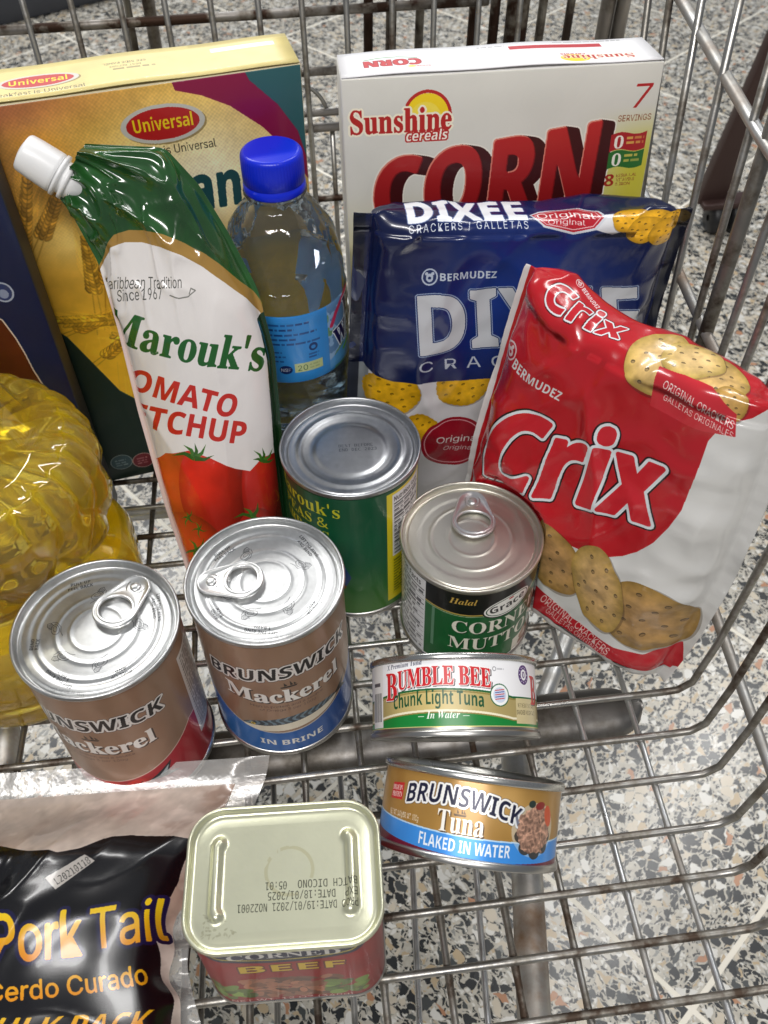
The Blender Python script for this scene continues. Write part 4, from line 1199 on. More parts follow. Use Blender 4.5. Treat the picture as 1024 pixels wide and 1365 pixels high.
def tuna_label():
    W, H = 252.0, 37.2
    c = Canvas(W, H, 7, '#a87f3e')
    cx = 0.489 * W
    dx = c.X - cx
    c.a *= (0.9 + .2 * c.noise(.08, 3, 3))[..., None]
    c.a += (np.exp(-((dx - 18) / 10) ** 2) * np.exp(-((c.Y - 27) / 9) ** 2) * .12)[..., None]
    lo = 3.2 + .0013 * (dx - 10) ** 2; up = 11.5 + .0011 * (dx - 6) ** 2
    c.paint(c.Y < up, '#3d8fe0'); c.paint(c.Y < lo, '#6b2034'); c.paint(c.Y < 1.6, '#8a8478'); c.paint(np.abs(c.Y - up) < .3, '#bcdcf4')
    c.text("BRUNSWICK", cx - 1, 21.0, 7.6, '#1a1c38', bold=.05, width=53, shear=.1, outline=((.85, '#f4f2ee'), (1.05, '#4a3c28')), warp=lambda x, y: (x, y + 2.2 - .0052 * (x + 4) ** 2 - .01 * x))
    ship(c, cx - 1, 20.0, 1.4, '#4a3416')
    c.text("Tuna", cx - 0.5, 12.4, 8.6, '#f4f0e8', style='serifb', bold=.012, width=20, shadow=(.6, -.5, '#4a3010'))
    c.text("FLAKED IN WATER", cx + 2, 5.0, 4.9, '#eef4fa', bold=.03, width=40, warp=lambda x, y: (x, y + .0016 * x * x))
    fx, fy = cx + 34, 17.5
    c.ell(fx, fy, 12.5, 11.0, '#d8dde2', 10, .5)
    for k in range(8):
        a = k * .8; c.ell(fx + 7.5 * math.cos(a), fy - 2.5 + 6.5 * math.sin(a), 3.4, 2.8, '#3a352f', 0, .9)
    rad = np.hypot((c.X - fx) / 10.0, (c.Y - fy) / 9.6) + .35 * (c.noise(.5, 9, 3) - .5)
    fl = c.noise(.9, 5, 5); st = ridge(c.X * .55 + c.Y * .25, c.Y * .6 - c.X * .2, 13)
    c.paint(rad < 1, np.clip(hexc('#b38a74') * (.42 + .75 * fl + .35 * st ** 3)[..., None], 0, 1))
    c.ell(fx + 8, fy + 6, 2.5, 4.5, '#c8532e', 20); c.ell(fx + 2, fy + 10, 3.0, 1.6, '#8c2f2a', 10); c.ell(fx - 3, fy + 10.4, 2.0, 1.5, '#2c3a34', 10)
    tx, ty = 0.351 * W, 24.2
    c.poly([(tx - 4.8, ty - 3.4), (tx + 4.4, ty - 3.0), (tx + 4.8, ty + 4.2), (tx - 3.8, ty + 3.4)], '#c8282c')
    c.text("HIGH IN", tx, ty + .6, 2.1, '#f6efe6', style='serifb', bold=.012, width=7.6, rot=3); c.text("PROTEIN", tx, ty - 2.2, 2.1, '#f6efe6', style='serifb', bold=.012, width=7.8, rot=3)
    c.text("NET WT. 142g/DR. WT. 100g", cx - 29, 14.2, 2.3, '#f2ebdc', width=19, bold=.015, rot=-1)
    for x0 in (cx + 58, cx - 100): c.rect(x0, 5, x0 + 40, 33, '#e6e1d4'); c.greek(x0 + 1, 6, x0 + 39, 32, 10, '#5a5040', .7, int(x0))
    return c.image("tuna_label")
ART['tuna'] = tuna_label()

def wheat(c, x, y, L, ang, col, seed, op=.9):
    rr = np.random.RandomState(seed); a = math.radians(ang); d = np.array([math.cos(a), math.sin(a)]); n = np.array([-d[1], d[0]])
    p = np.array([x, y], float); c.line([p - d * L * .9, p + d * L], .7, hexc(col) * .8, op)
    k = int(L / 2.3)
    for i in range(k):
        t = i / k
        for s_ in (-1, 1):
            q = p + d * (t * L) + n * s_ * (1.9 - .9 * t); b = hexc(col) * (.72 + .5 * rr.rand())
            c.line([q, q + d * L * .45 + n * s_ * L * .12], .22, np.clip(b * 1.25, 0, 1), op * .6)
            c.ell(q[0], q[1], 2.7 - .6 * t, 1.35, b * .66, ang + s_ * 26, op); c.ell(q[0] + .3, q[1] + .25, 2.2 - .5 * t, .8, np.clip(b * 1.1, 0, 1), ang + s_ * 26, op)
def oval_logo(c, x, y, rx, ry, cap, rot=0):
    c.ell(x + .8, y - .8, rx, ry, '#5c4a24', rot, .55); c.ell(x, y, rx, ry, '#c9c6bb', rot); c.ell(x, y, rx * .87, ry * .82, '#b81f1f', rot)
    c.text("Universal", x, y - cap * .42, cap, '#f2d21e', bold=.03, width=rx * 1.42, rot=rot)
def universal_front():
    W, H = 200.0, 261.0
    c = Canvas(W, H, 4, '#caa74e')
    u, v = c.X / W, c.Y / H
    base = hexc('#b98c2c') + np.zeros_like(c.a)
    mid = np.exp(-(((u - .72) / .28) ** 2 + ((v - .80) / .16) ** 2))[..., None]; base = base * (1 - mid) + hexc('#d9cfae') * mid
    lef = sstep(.55, .15, u)[..., None] * sstep(.62, .95, v)[..., None]; base = base * (1 - lef * .75) + hexc('#8c5a2e') * lef * .75
    tl = sstep(.92, 1.0, v)[..., None] * sstep(.75, .2, u)[..., None]; base = base * (1 - tl * .6) + hexc('#7a3a34') * tl * .6
    low = sstep(.66, .35, v)[..., None]; base = base * (1 - low) + hexc('#d6a522') * low
    cre = np.exp(-(((u - .36) / .10) ** 2 + ((v - .72) / .05) ** 2))[..., None]; base = base * (1 - cre * .7) + hexc('#d8bd72') * cre * .7
    weave = (np.sin(c.X * 3.0 + .6 * np.sin(c.Y * .7)) * np.sin(c.Y * 3.0) * .5 + (c.noise(.8, 5, 3) - .5)) * sstep(.62, .85, v) * .14
    c.a = np.clip(base * (1 + weave[..., None]) * (0.92 + .16 * c.noise(.03, 2, 4))[..., None], 0, 1)
    # wheat
    for i, (x, y, L, a, col) in enumerate(((46, 190, 34, 68, '#b5832e'), (57, 194, 30, 55, '#b98730'), (74, 156, 30, 82, '#c8962c'), (82, 160, 26, 78, '#c98f22'), (60, 132, 26, 12, '#c08a1e'), (80, 134, 30, 168, '#c99824'), (100, 128, 26, 24, '#b5802a'), (70, 110, 22, 30, '#c8941e'), (96, 112, 20, 150, '#d0a02c'))):
        wheat(c, x, y, L * 1.15, a, col, i, .95); wheat(c, x + 2.2, y - 1.5, L, a + 4, col, i + 40, .7)
    for i in range(90):
        rr = np.random.RandomState(i + 300); x, y = 40 + rr.rand() * 140, 45 + rr.rand() * 80
        c.line([(x, y), (x + rr.randn() * 5, y + 14 + rr.rand() * 12)], .5, hexc('#d9ad34') * (.75 + .4 * rr.rand()), .35)
    c.blur(.4)
    c.a = np.clip(c.a * 1.2 * (0.92 + .16 * c.noise(.12, 6, 4))[..., None], 0, 1)
    # dark green foot under a swinging edge
    xs = np.array([0, 30, 53, 72, 87, 106, 140, 200]) ; ys = np.array([190, 158, 127, 80, 62, 52, 44, 40.])
    e = np.interp(c.X, xs, ys); c.paint(c.Y < e, '#0f2a22'); c.paint((c.Y < e) & (c.Y > e - 1.2), '#27453a')
    c.ell(112, 70, 12, 22, '#e2dccb', 15, .6)
    # corner sweeps
    pu = [(138, 257), (150, 253), (163, 246), (178, 233), (190, 218), (200, 200), (201, 262), (137, 262)]; c.poly(pu, '#8a1440')
    te = [(172, 262), (174, 257), (187, 243), (196, 228), (200, 212), (201, 262)]; c.poly(te, '#2f5f62')
    oval_logo(c, 129.5, 242, 20.5, 9.6, 6.6)
    c.text("Breakfast is Universal", 129, 226.5, 4.4, '#3a3426', width=49)
    c.text("Bran", 137, 193, 25.0, '#1b4a50', bold=.06, width=50, shear=.05)
    c.ell(59, 17, 7.2, 7.2, '#8a9a9c'); c.ell(59, 17, 6.6, 6.6, '#3c5a62'); c.ell(73, 14.5, 7.2, 7.2, '#b89a96'); c.ell(73, 14.5, 6.6, 6.6, '#7a1c2c'); c.greek(55, 13, 63, 20, 3, '#9fb4b8', .8, 2); c.greek(69, 11, 77, 18, 3, '#d8a0a0', .8, 3)
    return c.image("universal_front")
ART['universal'] = universal_front()
def universal_top():
    c = Canvas(200, 33, 5, '#dccb86')
    c.a *= (0.93 + .12 * c.noise(.12, 2, 4) + .03 * np.sin(c.X * 3) * np.sin(c.Y * 3))[..., None]
    oval_logo(c, 77, 16, 19, 6.4, 4.6); c.text("Breakfast is Universal", 76, 4.2, 3.4, '#5a5138', width=44)
    c.text("SEE SIDE PANEL", 118, 23.4, 1.9, '#4a442e', rot=180); c.text("BEST BEFORE", 118, 20.0, 1.7, '#6a6040', rot=180); c.greek(112, 15, 140, 18, 1, '#6a6040', .6, 4)
    c.rect(160, 21.5, 192, 25.5, '#e9e8e6'); c.rect(150, 29.5, 200, 33, '#cdbb78')
    return c.image("universal_top")
ART['universal_top'] = universal_top()

def sunshine_logo(c, x, y, cap, w, rot=0, k=1.0):
    c.ell(x + .26 * w, y + cap * .62, cap * .98, cap * .98, '#f0cf1c', rot); c.ell(x + .24 * w, y + cap * .52, cap * .72, cap * .72, '#f4e06a', rot, .6)
    a = np.linspace(math.radians(150), math.radians(-18), 30)
    c.line([(x + .26 * w + cap * 1.04 * math.cos(t), y + cap * .62 + cap * 1.06 * math.sin(t)) for t in a], .14 * cap, '#b5241f')
    c.text("Sunshine", x, y, cap, '#b5201e', style='serifb', bold=.025, width=w, rot=rot, outline=((.09 * cap, '#f3ead2'),))
def sunshine_front():
    W, H = 161.0, 257.4
    c = Canvas(W, H, 4.5, '#d9d6cd')
    u, v = c.X / W, c.Y / H
    ye = (sstep(.72, .98, u) * sstep(.93, .80, v))[..., None]; c.a = c.a * (1 - ye) + hexc('#c9bf3c') * ye
    ye2 = (sstep(.80, .5, v))[..., None]; c.a = c.a * (1 - ye2 * .7) + hexc('#c7b84a') * ye2 * .7
    c.a *= (0.97 + .05 * c.noise(.04, 3, 3))[..., None]
    sunshine_logo(c, 29.2, 231.0, 11.2, 51)
    c.text("cereals", 42, 226.2, 5.0, '#f6efe2', bold=.03, width=21, shear=.15, outline=((.7, '#b5201e'),))
    # big extruded letters rising to the right
    def wr(x, y): xx = x + 72.0; k = .78 + .34 * np.clip((xx - 12) / 118, 0, 1); return x + y * .06, y * k
    m = c.text("CORN", 72.0, 183.0, 42.0, '#b01c1e', bold=.075, width=116, mask_only=True, warp=wr)
    ext = np.zeros_like(m)
    for i in range(1, 26): ext |= c.shift(m, i * .26, -i * .05)
    c.paint(c.grow(ext | m, .7), '#e9e2d6'); c.paint(ext & ~m, '#3d0a0c')
    gl = np.clip((c.Y - 190) / 45, 0, 1); sh = hexc('#8f1418') * (1 - gl[..., None]) + hexc('#c22a28') * gl[..., None]
    c.paint(m, sh); ed = m & ~c.shift(m, .7, -.7); c.paint(ed, '#e79a84', .8); ed = m & ~c.shift(m, -.6, .5); c.paint(ed, '#6e0d10', .8)
    c.text("FLAKES", 76, 132, 42.0, '#b01c1e', bold=.07, width=124, outline=((1.6, '#3d0a0c'),))
    c.text("7", 151.5, 236.0, 11.5, '#b01f22', bold=.01, width=8.5, shear=.12); c.text("SERVINGS", 150, 229.6, 3.0, '#8a4a2a', bold=.02, width=17.5)
    def flag(y0, col, t1):
        xs = np.linspace(139, 158, 20); up = [(x, y0 + 8.8 + .9 * math.sin((x - 139) * .33) + (x - 139) * .05) for x in xs]; lo = [(x, y0 + .9 * math.sin((x - 139) * .33) + (x - 139) * .05) for x in xs[::-1]]
        c.poly(up + lo, col); c.text("0", 143.5, y0 + 1.6, 6.2, '#efe9dc', style='serifbi', width=5); c.greek(147.5, y0 + 3, 157, y0 + 8, 2, '#e6c85a', .8, int(y0))
    flag(214.2, '#a81f24', 'Trans Fat'); flag(205.0, '#2b6a2c', 'Cholesterol')
    c.text("8", 141.2, 195.8, 6.4, '#a02a1e', bold=.04, width=5.2); c.text("ESSENTIAL", 150.5, 200.4, 1.7, '#8a3a22', bold=.02, width=11); c.text("VITAMINS", 150.2, 198.0, 1.7, '#8a3a22', bold=.02, width=10); c.text("& IRON", 149, 195.7, 1.7, '#8a3a22', bold=.02, width=8)
    return c.image("sunshine_front")
ART['sunshine'] = sunshine_front()
def sunshine_top():
    c = Canvas(161, 36.8, 5, '#e9e8ea')
    m = c.text("CORN", 27, 20.5, 8.6, '#c02024', bold=.07, width=28, rot=180, outline=((.5, '#8c1418'),)); c.line([(13, 22.5), (20, 24.5), (30, 24.6), (40, 22.0)], .8, '#3c8a3a'); c.text("Sunshine", 40, 10.0, 1.7, '#c23a2a', bold=.03, rot=180); c.ell(36, 9.2, 2.0, 1.2, '#f0cf1c')
    c.rect(88, 25, 136, 30.5, '#b8202a'); c.greek(72, 30.5, 88, 32.5, 1, '#6a6a6a', .7, 2)
    c.ell(118, 8.5, 7.5, 5.6, '#f0cf1c'); c.text("Sunshine", 130, 12.5, 6.4, '#b5201e', style='serifb', bold=.025, width=36, rot=180, outline=((.4, '#f3ead2'),))
    c.text("cereals", 118, 15.6, 2.6, '#b5201e', bold=.03, rot=180); c.greek(112, 33, 150, 35, 1, '#6a6a6a', .7, 5)
    return c.image("sunshine_top")
ART['sunshine_top'] = sunshine_top()
def navy_front():
    c = Canvas(150, 262, 4, '#0d1c44')
    c.a *= (0.9 + .25 * c.noise(.03, 5, 3))[..., None]
    pts = [(0, 200), (90, 190), (118, 172), (128, 160), (131, 148), (132.5, 138), (133.5, 126), (138, 100), (138, 0), (0, 0)]
    m = c.poly(pts, '#5d2412'); c.paint(c.grow(m, .8) & ~m, '#d6c4b0'); c.paint(m, hexc('#54220f') * (0.75 + .5 * c.noise(.06, 8, 4))[..., None])
    c.ell(134, 177, 5.2, 6.0, '#a9b0be'); c.ell(134, 177, 4.2, 5.0, '#2c3a66'); c.ell(134, 176, 2.4, 2.8, '#8c96ae')
    c.rect(0, 30, 138, 60, '#701a20')
    return c.image("navy_front")
ART['navy'] = navy_front()

def bear_badge(s, x, y, r, col, bg):
    s.poly(s.disc(x, y, r, r), col); s.poly(s.disc(x, y, r * .82, r * .82), bg); s.poly(s.disc(x, y + r * .1, r * .45, r * .5), col); s.poly(s.disc(x - r * .38, y - r * .38, r * .2, r * .2), col); s.poly(s.disc(x + r * .38, y - r * .38, r * .2, r * .2), col); s.poly(s.disc(x, y + r * .12, r * .2, r * .18), bg)
def dixee_art():
    c = Canvas(179, 233, 5, '#12295e'); s = Soft(c, MAP_DIXEE)
    g = np.exp(-(((c.X - 90) / 62) ** 2 + ((c.Y - 150) / 60) ** 2))[..., None]
    c.a = hexc('#070f34') * (1 - g) + hexc('#0f3080') * g; c.a *= (0.94 + .1 * c.noise(.04, 3, 3))[..., None]
    # white foot with yellow crackers
    e = 100 - 1.2 * np.cos((c.X - 30) * .04) + 4 * sstep(25, 6, c.X); foot = c.Y < e
    c.paint(foot, '#c9c6c8'); c.paint((c.X < 11) & foot, '#7d8286')
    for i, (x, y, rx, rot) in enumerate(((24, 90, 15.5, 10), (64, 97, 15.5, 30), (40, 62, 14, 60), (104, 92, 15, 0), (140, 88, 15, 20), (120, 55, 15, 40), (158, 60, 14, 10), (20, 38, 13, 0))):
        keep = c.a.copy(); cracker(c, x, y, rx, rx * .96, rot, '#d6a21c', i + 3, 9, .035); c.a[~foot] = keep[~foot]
    rx_, ry_ = s.mm([(603, 590)])[0]
    c.ell(rx_, ry_, 19.5, 20, '#8e1424'); c.ell(rx_, ry_, 17.6, 18, '#d89aa2'); c.ell(rx_, ry_, 17.0, 17.4, '#8e1424')
    c.text("Original", rx_ + 3, ry_ + .5, 5.4, '#ddd2d0', bold=.02, width=27); c.text("Original", rx_ + 4, ry_ - 6.5, 3.6, '#ccb8b8', width=19, shear=.15)
    # top panel
    s.text("DIXEE", (541, 300), (702, 299), 40, '#eceff4', bold=.07, outline=((.5, '#5f6f9c'),))
    s.text("CRACKERS / GALLETAS", (541, 312), (702, 310), 9, '#dfe4ee', bold=.012, spacing=1.25)
    bl = [(706, 292), (720, 284), (760, 279), (800, 282), (806, 294), (790, 308), (760, 314), (722, 308)]
    s.poly([(792, 292), (830, 286), (850, 300), (812, 313), (790, 308)], '#d9dade')
    s.poly(bl, '#c9cdd4'); s.poly([(709, 292), (722, 286), (760, 281), (797, 284), (802, 294), (788, 306), (760, 311.5), (724, 306)], '#b01828')
    m = s.pmask([(713, 293), (724, 288), (760, 284), (793, 286), (797, 294), (786, 304), (760, 308.5), (726, 304)]); c.paint(m & ~c.shift(m, 0, 0), '#d8a0a8'); c.paint(c.grow(m, .5) & ~m, '#e0b4b8')
    s.text("Original", (716, 297), (791, 296), 8, '#efe4e2', bold=.015); s.text("Original", (728, 304.5), (776, 304), 5.5, '#e6d0d0', shear=.15)
    for k, (x, y) in enumerate(((838, 294), (868, 296), (895, 300), (855, 306), (882, 310))):
        p = s.mm([(x, y)])[0]; cracker(c, p[0], p[1], 11, 7, 10, '#d8a020', k + 20, 6)
    # front
    bear_badge(s, 572, 368, 11, '#b9c4d6', '#12295e'); s.text("BERMUDEZ", (586, 373), (663, 372), 9.5, '#c3ccda', style='sansb', bold=.02)
    s.text("DIXEE", (560, 468), (850, 454), 76, '#c3c5ca', bold=.06, outline=((.55, '#12295e'), (1.0, '#97a6c2')))
    s.text("CRACKERS", (558, 493), (800, 487), 14.5, '#b9bfca', bold=.015, spacing=1.55)
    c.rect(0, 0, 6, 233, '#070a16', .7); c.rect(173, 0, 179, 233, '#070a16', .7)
    return c.image("dixee_print")
ART['dixee'] = dixee_art()

def crix_art():
    c = Canvas(154, 222, 5.5, '#d4d3d0'); s = Soft(c, MAP_CRIX)
    c.a *= (0.97 + .05 * c.noise(.04, 3, 3))[..., None]
    red = hexc('#b31822') * (0.93 + .14 * c.noise(.03, 7, 3))[..., None]
    ctr = s.mm([(742, 545)])[0]
    m = s.pmask([(640, 330), (700, 330), (850, 400), (1024, 500), (1030, 548), (1000, 562), (960, 566), (938, 584), (925, 612), (912, 640), (900, 668), (883, 693), (864, 715), (843, 730), (825, 737), (806, 739), (780, 733), (750, 718), (725, 700), (690, 690), (600, 720), (600, 400)])
    m |= (c.Y > 186); c.paint(m, red)
    c.rect(0, 0, 3.2, 222, '#d8d2d0')
    # crackers at the foot
    P = lambda x, y: s.mm([(x, y)])[0]
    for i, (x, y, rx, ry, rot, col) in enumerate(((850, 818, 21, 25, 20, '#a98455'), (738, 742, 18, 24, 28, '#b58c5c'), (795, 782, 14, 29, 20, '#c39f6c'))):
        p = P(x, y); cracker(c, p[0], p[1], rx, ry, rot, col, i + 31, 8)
    b = s.pmask([(600, 650), (705, 764), (760, 818), (815, 856), (850, 866), (892, 860), (920, 960), (600, 960)]); c.paint(b, hexc('#b51c28') * (0.93 + .14 * c.noise(.03, 7, 3))[..., None])
    s.text("ORIGINAL CRACKERS", (722, 797), (806, 866), 9.5, '#e6c9c4', bold=.02); s.text("GALLETAS ORIGINALES", (728, 813), (802, 874), 7.5, '#dcb4b0', bold=.012)
    # crackers on the shoulder with a ribbon
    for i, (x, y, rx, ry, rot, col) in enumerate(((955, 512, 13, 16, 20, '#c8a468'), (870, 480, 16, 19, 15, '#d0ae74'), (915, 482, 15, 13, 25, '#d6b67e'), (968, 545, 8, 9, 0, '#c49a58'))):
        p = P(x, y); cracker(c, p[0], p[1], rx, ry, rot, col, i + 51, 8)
    s.poly([(872, 496), (905, 508), (945, 525), (980, 556), (975, 580), (930, 572), (890, 556), (858, 540)], '#c02a34')
    s.text("ORIGINAL CRACKERS", (877, 519), (972, 572), 9.5, '#f0dcd8', bold=.012); s.text("GALLETAS ORIGINALES", (876, 534), (970, 582), 7.5, '#e8c8c4', bold=.008)
    # lettering
    ol = ((1.5, '#d9dde0'), (2.3, '#1c0a0c'))
    s.text("Crix", (640, 636), (858, 692), 100, '#c4202c', bold=.075, outline=ol, shear=.02)
    s.text("Crix", (700, 418), (812, 452), 36, '#b81c28', bold=.06, outline=((.8, '#d9dde0'), (1.2, '#4a1014')), shear=.12)
    bear_badge(s, 659, 475, 11, '#e0c8c8', '#b01c26'); s.text("BERMUDEZ", (665, 492), (738, 528), 12, '#dcdcdc', style='sansb', bold=.02)
    bear_badge(s, 745, 374, 6, '#e0c8c8', '#b01c26'); s.text("BERMUDEZ", (749, 382), (776, 402), 7, '#e0dcdc', style='sansb', bold=.02)
    for x in (640, 648, 656): s.text("1", (x, 645), (x + 5, 647), 10, '#7d1018', bold=.03, op=.8)
    return c.image("crix_print")
ART['crix'] = crix_art()

def ketchup_art():
    c = Canvas(72, 255, 8, '#e4dfdc'); s = Soft(c, MAP_KETCHUP)
    c.a *= (0.97 + .05 * c.noise(.05, 3, 3))[..., None]
    P = lambda x, y: s.mm([(x, y)])[0]
    # tomatoes at the foot
    foot = s.pmask([(180, 640), (196, 622), (220, 605), (250, 602), (280, 612), (315, 625), (335, 628), (352, 610), (380, 600), (420, 600), (420, 820), (180, 820)]) | (c.Y < 45)
    n = c.noise(.07, 8, 4)
    t = hexc('#b02a18') * (0.75 + .55 * n[..., None]); c.paint(foot, t)
    for (x, y, rx, ry, col) in ((232, 668, 24, 34, '#c84a1c'), (290, 668, 24, 36, '#b8281a'), (352, 660, 14, 30, '#a82018'), (262, 745, 26, 30, '#bb3a1a'), (345, 745, 20, 28, '#a4221a')):
        p = P(x, y); q = c.ell_mask(p[0], p[1], rx * .85, ry, 0); sh = np.clip(1.15 - (((c.X - p[0] + rx * .25) / rx) ** 2 + ((c.Y - p[1] - ry * .35) / ry) ** 2) * .55, .5, 1.15)
        c.paint(q & foot, np.clip(hexc(col) * sh[..., None] * (0.85 + .3 * n[..., None]), 0, 1))
    for (x, y, k, sd) in ((258, 612, 30, 1), (352, 615, 22, 2), (338, 688, 24, 3), (250, 690, 14, 4), (265, 705, 12, 5), (262, 735, 22, 6)):
        rr = np.random.RandomState(sd)
        for j in range(5):
            a = (j / 5) * 2 * math.pi + rr.rand() * .6 + (0 if y > 640 else 0)
            if y < 640: a = math.pi * (1.05 + .9 * j / 4) 
            L = k * (.6 + .6 * rr.rand()); e = (x + L * math.cos(a), y + L * math.sin(a)); mdl = (x + L * .5 * math.cos(a + .3), y + L * .5 * math.sin(a + .3)); nx, ny = -math.sin(a) * k * .12, math.cos(a) * k * .12
            s.poly([(x + nx, y + ny), (mdl[0] + nx * .6, mdl[1] + ny * .6), e, (mdl[0] - nx * .6, mdl[1] - ny * .6), (x - nx, y - ny)], ('#2f5a1e', '#3f7026')[j % 2])
    # lettering
    s.text("Caribbean Tradition", (140, 385), (244, 382), 15, '#4c4c48', bold=.0); s.text("Since 1967", (160, 401), (217, 397), 15, '#4c4c48')
    s.line([(228, 392), (240, 396), (252, 394), (262, 386), (256, 383), (254, 390)], .5, '#7a7a74')
    s.text("Marouk's", (140, 450), (347, 496), 43, '#1d5a24', style='serifb', bold=.03, bow=-8)
    s.text("TOMATO", (150, 512), (311, 557), 29, '#c0281e', bold=.06, bow=-4); s.text("KETCHUP", (152, 560), (326, 592), 29, '#c0281e', bold=.06, bow=-5)
    # green shoulder with gold edge
    arc = [(120, 372), (132, 348), (146, 332), (165, 325), (187, 324), (215, 329), (244, 340), (272, 356), (300, 378), (325, 399), (351, 422), (400, 470)]
    band = s.pmask(arc + [(420, 300), (300, 150), (60, 150), (60, 330)]) | (c.Y > 226); c.paint(band, '#a07c3c')
    arc2 = [(x + 4, y - 16) for x, y in arc]
    gr = s.pmask(arc2 + [(420, 290), (300, 150), (60, 150), (60, 320)]) | (c.Y > 226)
    nn = c.noise(.06, 12, 4)[..., None]; c.paint(gr, hexc('#1f4a20') * (0.7 + .7 * nn))
    side = c.X > 66.5 + .02 * np.abs(c.Y - 90); c.paint(side & (c.Y < 150), '#143218'); c.rect(0, 0, 2.7, 200, '#dcc6c0')
    return c.image("ketchup_print")
ART['ketchup'] = ketchup_art()

def pork_art():
    c = Canvas(200, 280, 4.5, '#b8948a'); s = Soft(c, MAP_PORK)
    n, n2 = c.noise(.028, 3, 3)[..., None], c.noise(.09, 8, 4)[..., None]
    meat = hexc('#bfb0a5') * sstep(.3, .6, n) + hexc('#a0887a') * (1 - sstep(.3, .6, n)); fat = sstep(.52, .66, n2)
    c.a = np.clip(meat * (1 - fat * .5) + hexc('#dccdc2') * fat * .5, 0, 1) * (0.9 + .2 * c.noise(.2, 5, 3))[..., None]
    blk = s.pmask([(-300, 1090), (-60, 1112), (0, 1128), (40, 1136), (80, 1141), (110, 1134), (140, 1122), (175, 1116), (215, 1117), (256, 1121), (250, 1145), (238, 1175), (222, 1205), (207, 1228), (206, 1250), (212, 1285), (226, 1325), (244, 1372), (260, 1500), (-300, 1500)])
    blk |= (c.Y < 200) & (c.X < 150) & (c.Y < 225) ; blk &= (c.X < 190)
    c.paint(blk, hexc('#0b0a0e') * (0.8 + .5 * n))
    s.poly([(62, 1172), (116, 1142), (129, 1150), (75, 1186)], '#a9a49e'); s.text("L20210118", (78, 1180), (124, 1152), 9, '#3a3838', style='mono', bold=.01)
    def grad(m, y0, y1):
        g = np.clip((c.Y - y0) / (y1 - y0), 0, 1)[..., None]; c.paint(m, hexc('#cf7414') * (1 - g) + hexc('#dcb81a') * g)
    a0, a1 = s.mm([(100, 1285)])[0][1], s.mm([(100, 1215)])[0][1]
    for (t, p0, p1, cap) in (("Pork", (-14, 1283), (104, 1271), 60), ("Tail", (118, 1264), (222, 1252), 52)):
        m = s.text(t, p0, p1, cap, '#e8a010', style='sans', bold=.028, shear=.2, outline=((1.6, '#16143a'),)); grad(m, a0, a1)
    m = s.text("Cerdo Curado", (-14, 1340), (197, 1312), 27, '#d8961c', bold=.02); grad(m, s.mm([(100, 1345)])[0][1], s.mm([(100, 1290)])[0][1] + 6)
    m = s.text("BULK PACK", (-12, 1392), (212, 1378), 30, '#d8961c', bold=.05); grad(m, s.mm([(100, 1390)])[0][1], s.mm([(100, 1340)])[0][1])
    c.alpha[:] = 1.0
    return c.image("pork_print")
ART['pork'] = pork_art()

def water_label():
    W, H = 211.0, 44.0
    c = Canvas(W, H, 7, '#2f86cc')
    c.a *= (0.95 + .1 * c.noise(.06, 2, 3))[..., None]
    for y, n_ in ((37.5, 0), (34.5, 1), (31.2, 2), (28.2, 3), (25.2, 4)): c.greek(82, y, 122 - (n_ % 2) * 7, y + 2.4, 1, '#13326a', .9, n_ + 3)
    for y in (20, 17, 14): c.greek(78, y, 103, y + 2.0, 1, '#13326a', .85, int(y))
    c.ell(117, 22.5, 2.6, 2.6, '#13326a'); c.ell(117, 22.3, 1.3, 1.2, '#2f86cc'); c.greek(114, 15, 120.5, 19, 2, '#13326a', .8, 5)
    c.greek(78, 5.5, 92, 9.5, 2, '#13326a', .85, 9)
    c.ell(100.5, 9.2, 3.6, 2.9, '#10245a'); c.text("NSF", 100.5, 8.0, 2.2, '#dfe6f0', bold=.02); c.rect(105.5, 7, 122, 13, '#b9c48a'); c.text("20", 110, 8, 3.6, '#2c5a2c', bold=.02); c.greek(114, 8, 121, 12, 2, '#8a9a6a', .8, 2)
    c.rect(127, 2, 200, 44, '#8fb4d8')
    nn = c.noise(.09, 12, 4); q = c.X > 127
    c.paint(q & (nn > .5), '#5f8a4e', .75); c.paint(q & (nn < .42), '#3f6a9a', .6)
    c.line([(130, 30), (134, 36), (140, 41), (150, 44)], 3.0, '#c8345c'); c.poly([(127, 2), (160, 2), (160, 12), (145, 14), (127, 8)], '#4f9ad8', .9)
    c.text("BLUE", 143, 29, 11, '#1a1450', style='serifb', bold=.04, align='l', rot=10, outline=((.7, '#e8eef4'),)); c.text("WATERS", 133, 13.5, 12, '#1a1450', style='serifb', bold=.04, align='l', width=52, rot=10, outline=((.7, '#e8eef4'),))
    c.line([(140, 9), (150, 13), (160, 12)], 2.4, '#5fae3c')
    return c.image("water_label")
ART['water'] = water_label()

def tin_lid_art():
    c = Canvas(79.7, 58.7, 9, '#d2d2b8')
    c.a *= (0.96 + .06 * c.noise(.08, 3, 4))[..., None]
    r = np.hypot(c.X - 42, c.Y - 31); c.paint((np.abs(r - 9.5) < .7) & (c.noise(.25, 4, 3) > .42), '#b9b38c', .5)
    for i in range(40):
        rr = np.random.RandomState(i); c.ell(8 + abs(rr.randn()) * 7, 7 + abs(rr.randn()) * 4, .35 + .5 * rr.rand(), .2 + .3 * rr.rand(), '#a9a68a', rr.rand() * 180, .5)
    k = dict(col='#33362c', style='mono', bold=.012, align='l', rot=179.2, op=.85)
    c.text("BATCH DICONO", 69.5, 26.6, 3.1, width=24, **k); c.text("05:01", 41, 26.8, 3.1, width=8.5, **k)
    c.text("EXP  DATE:18/01/2025", 69.5, 22.4, 3.1, width=36, **k)
    c.text("PROD DATE:19/01/2021 NO22001", 69.5, 18.2, 3.1, width=48, **k)
    return c.image("tin_lid_print")
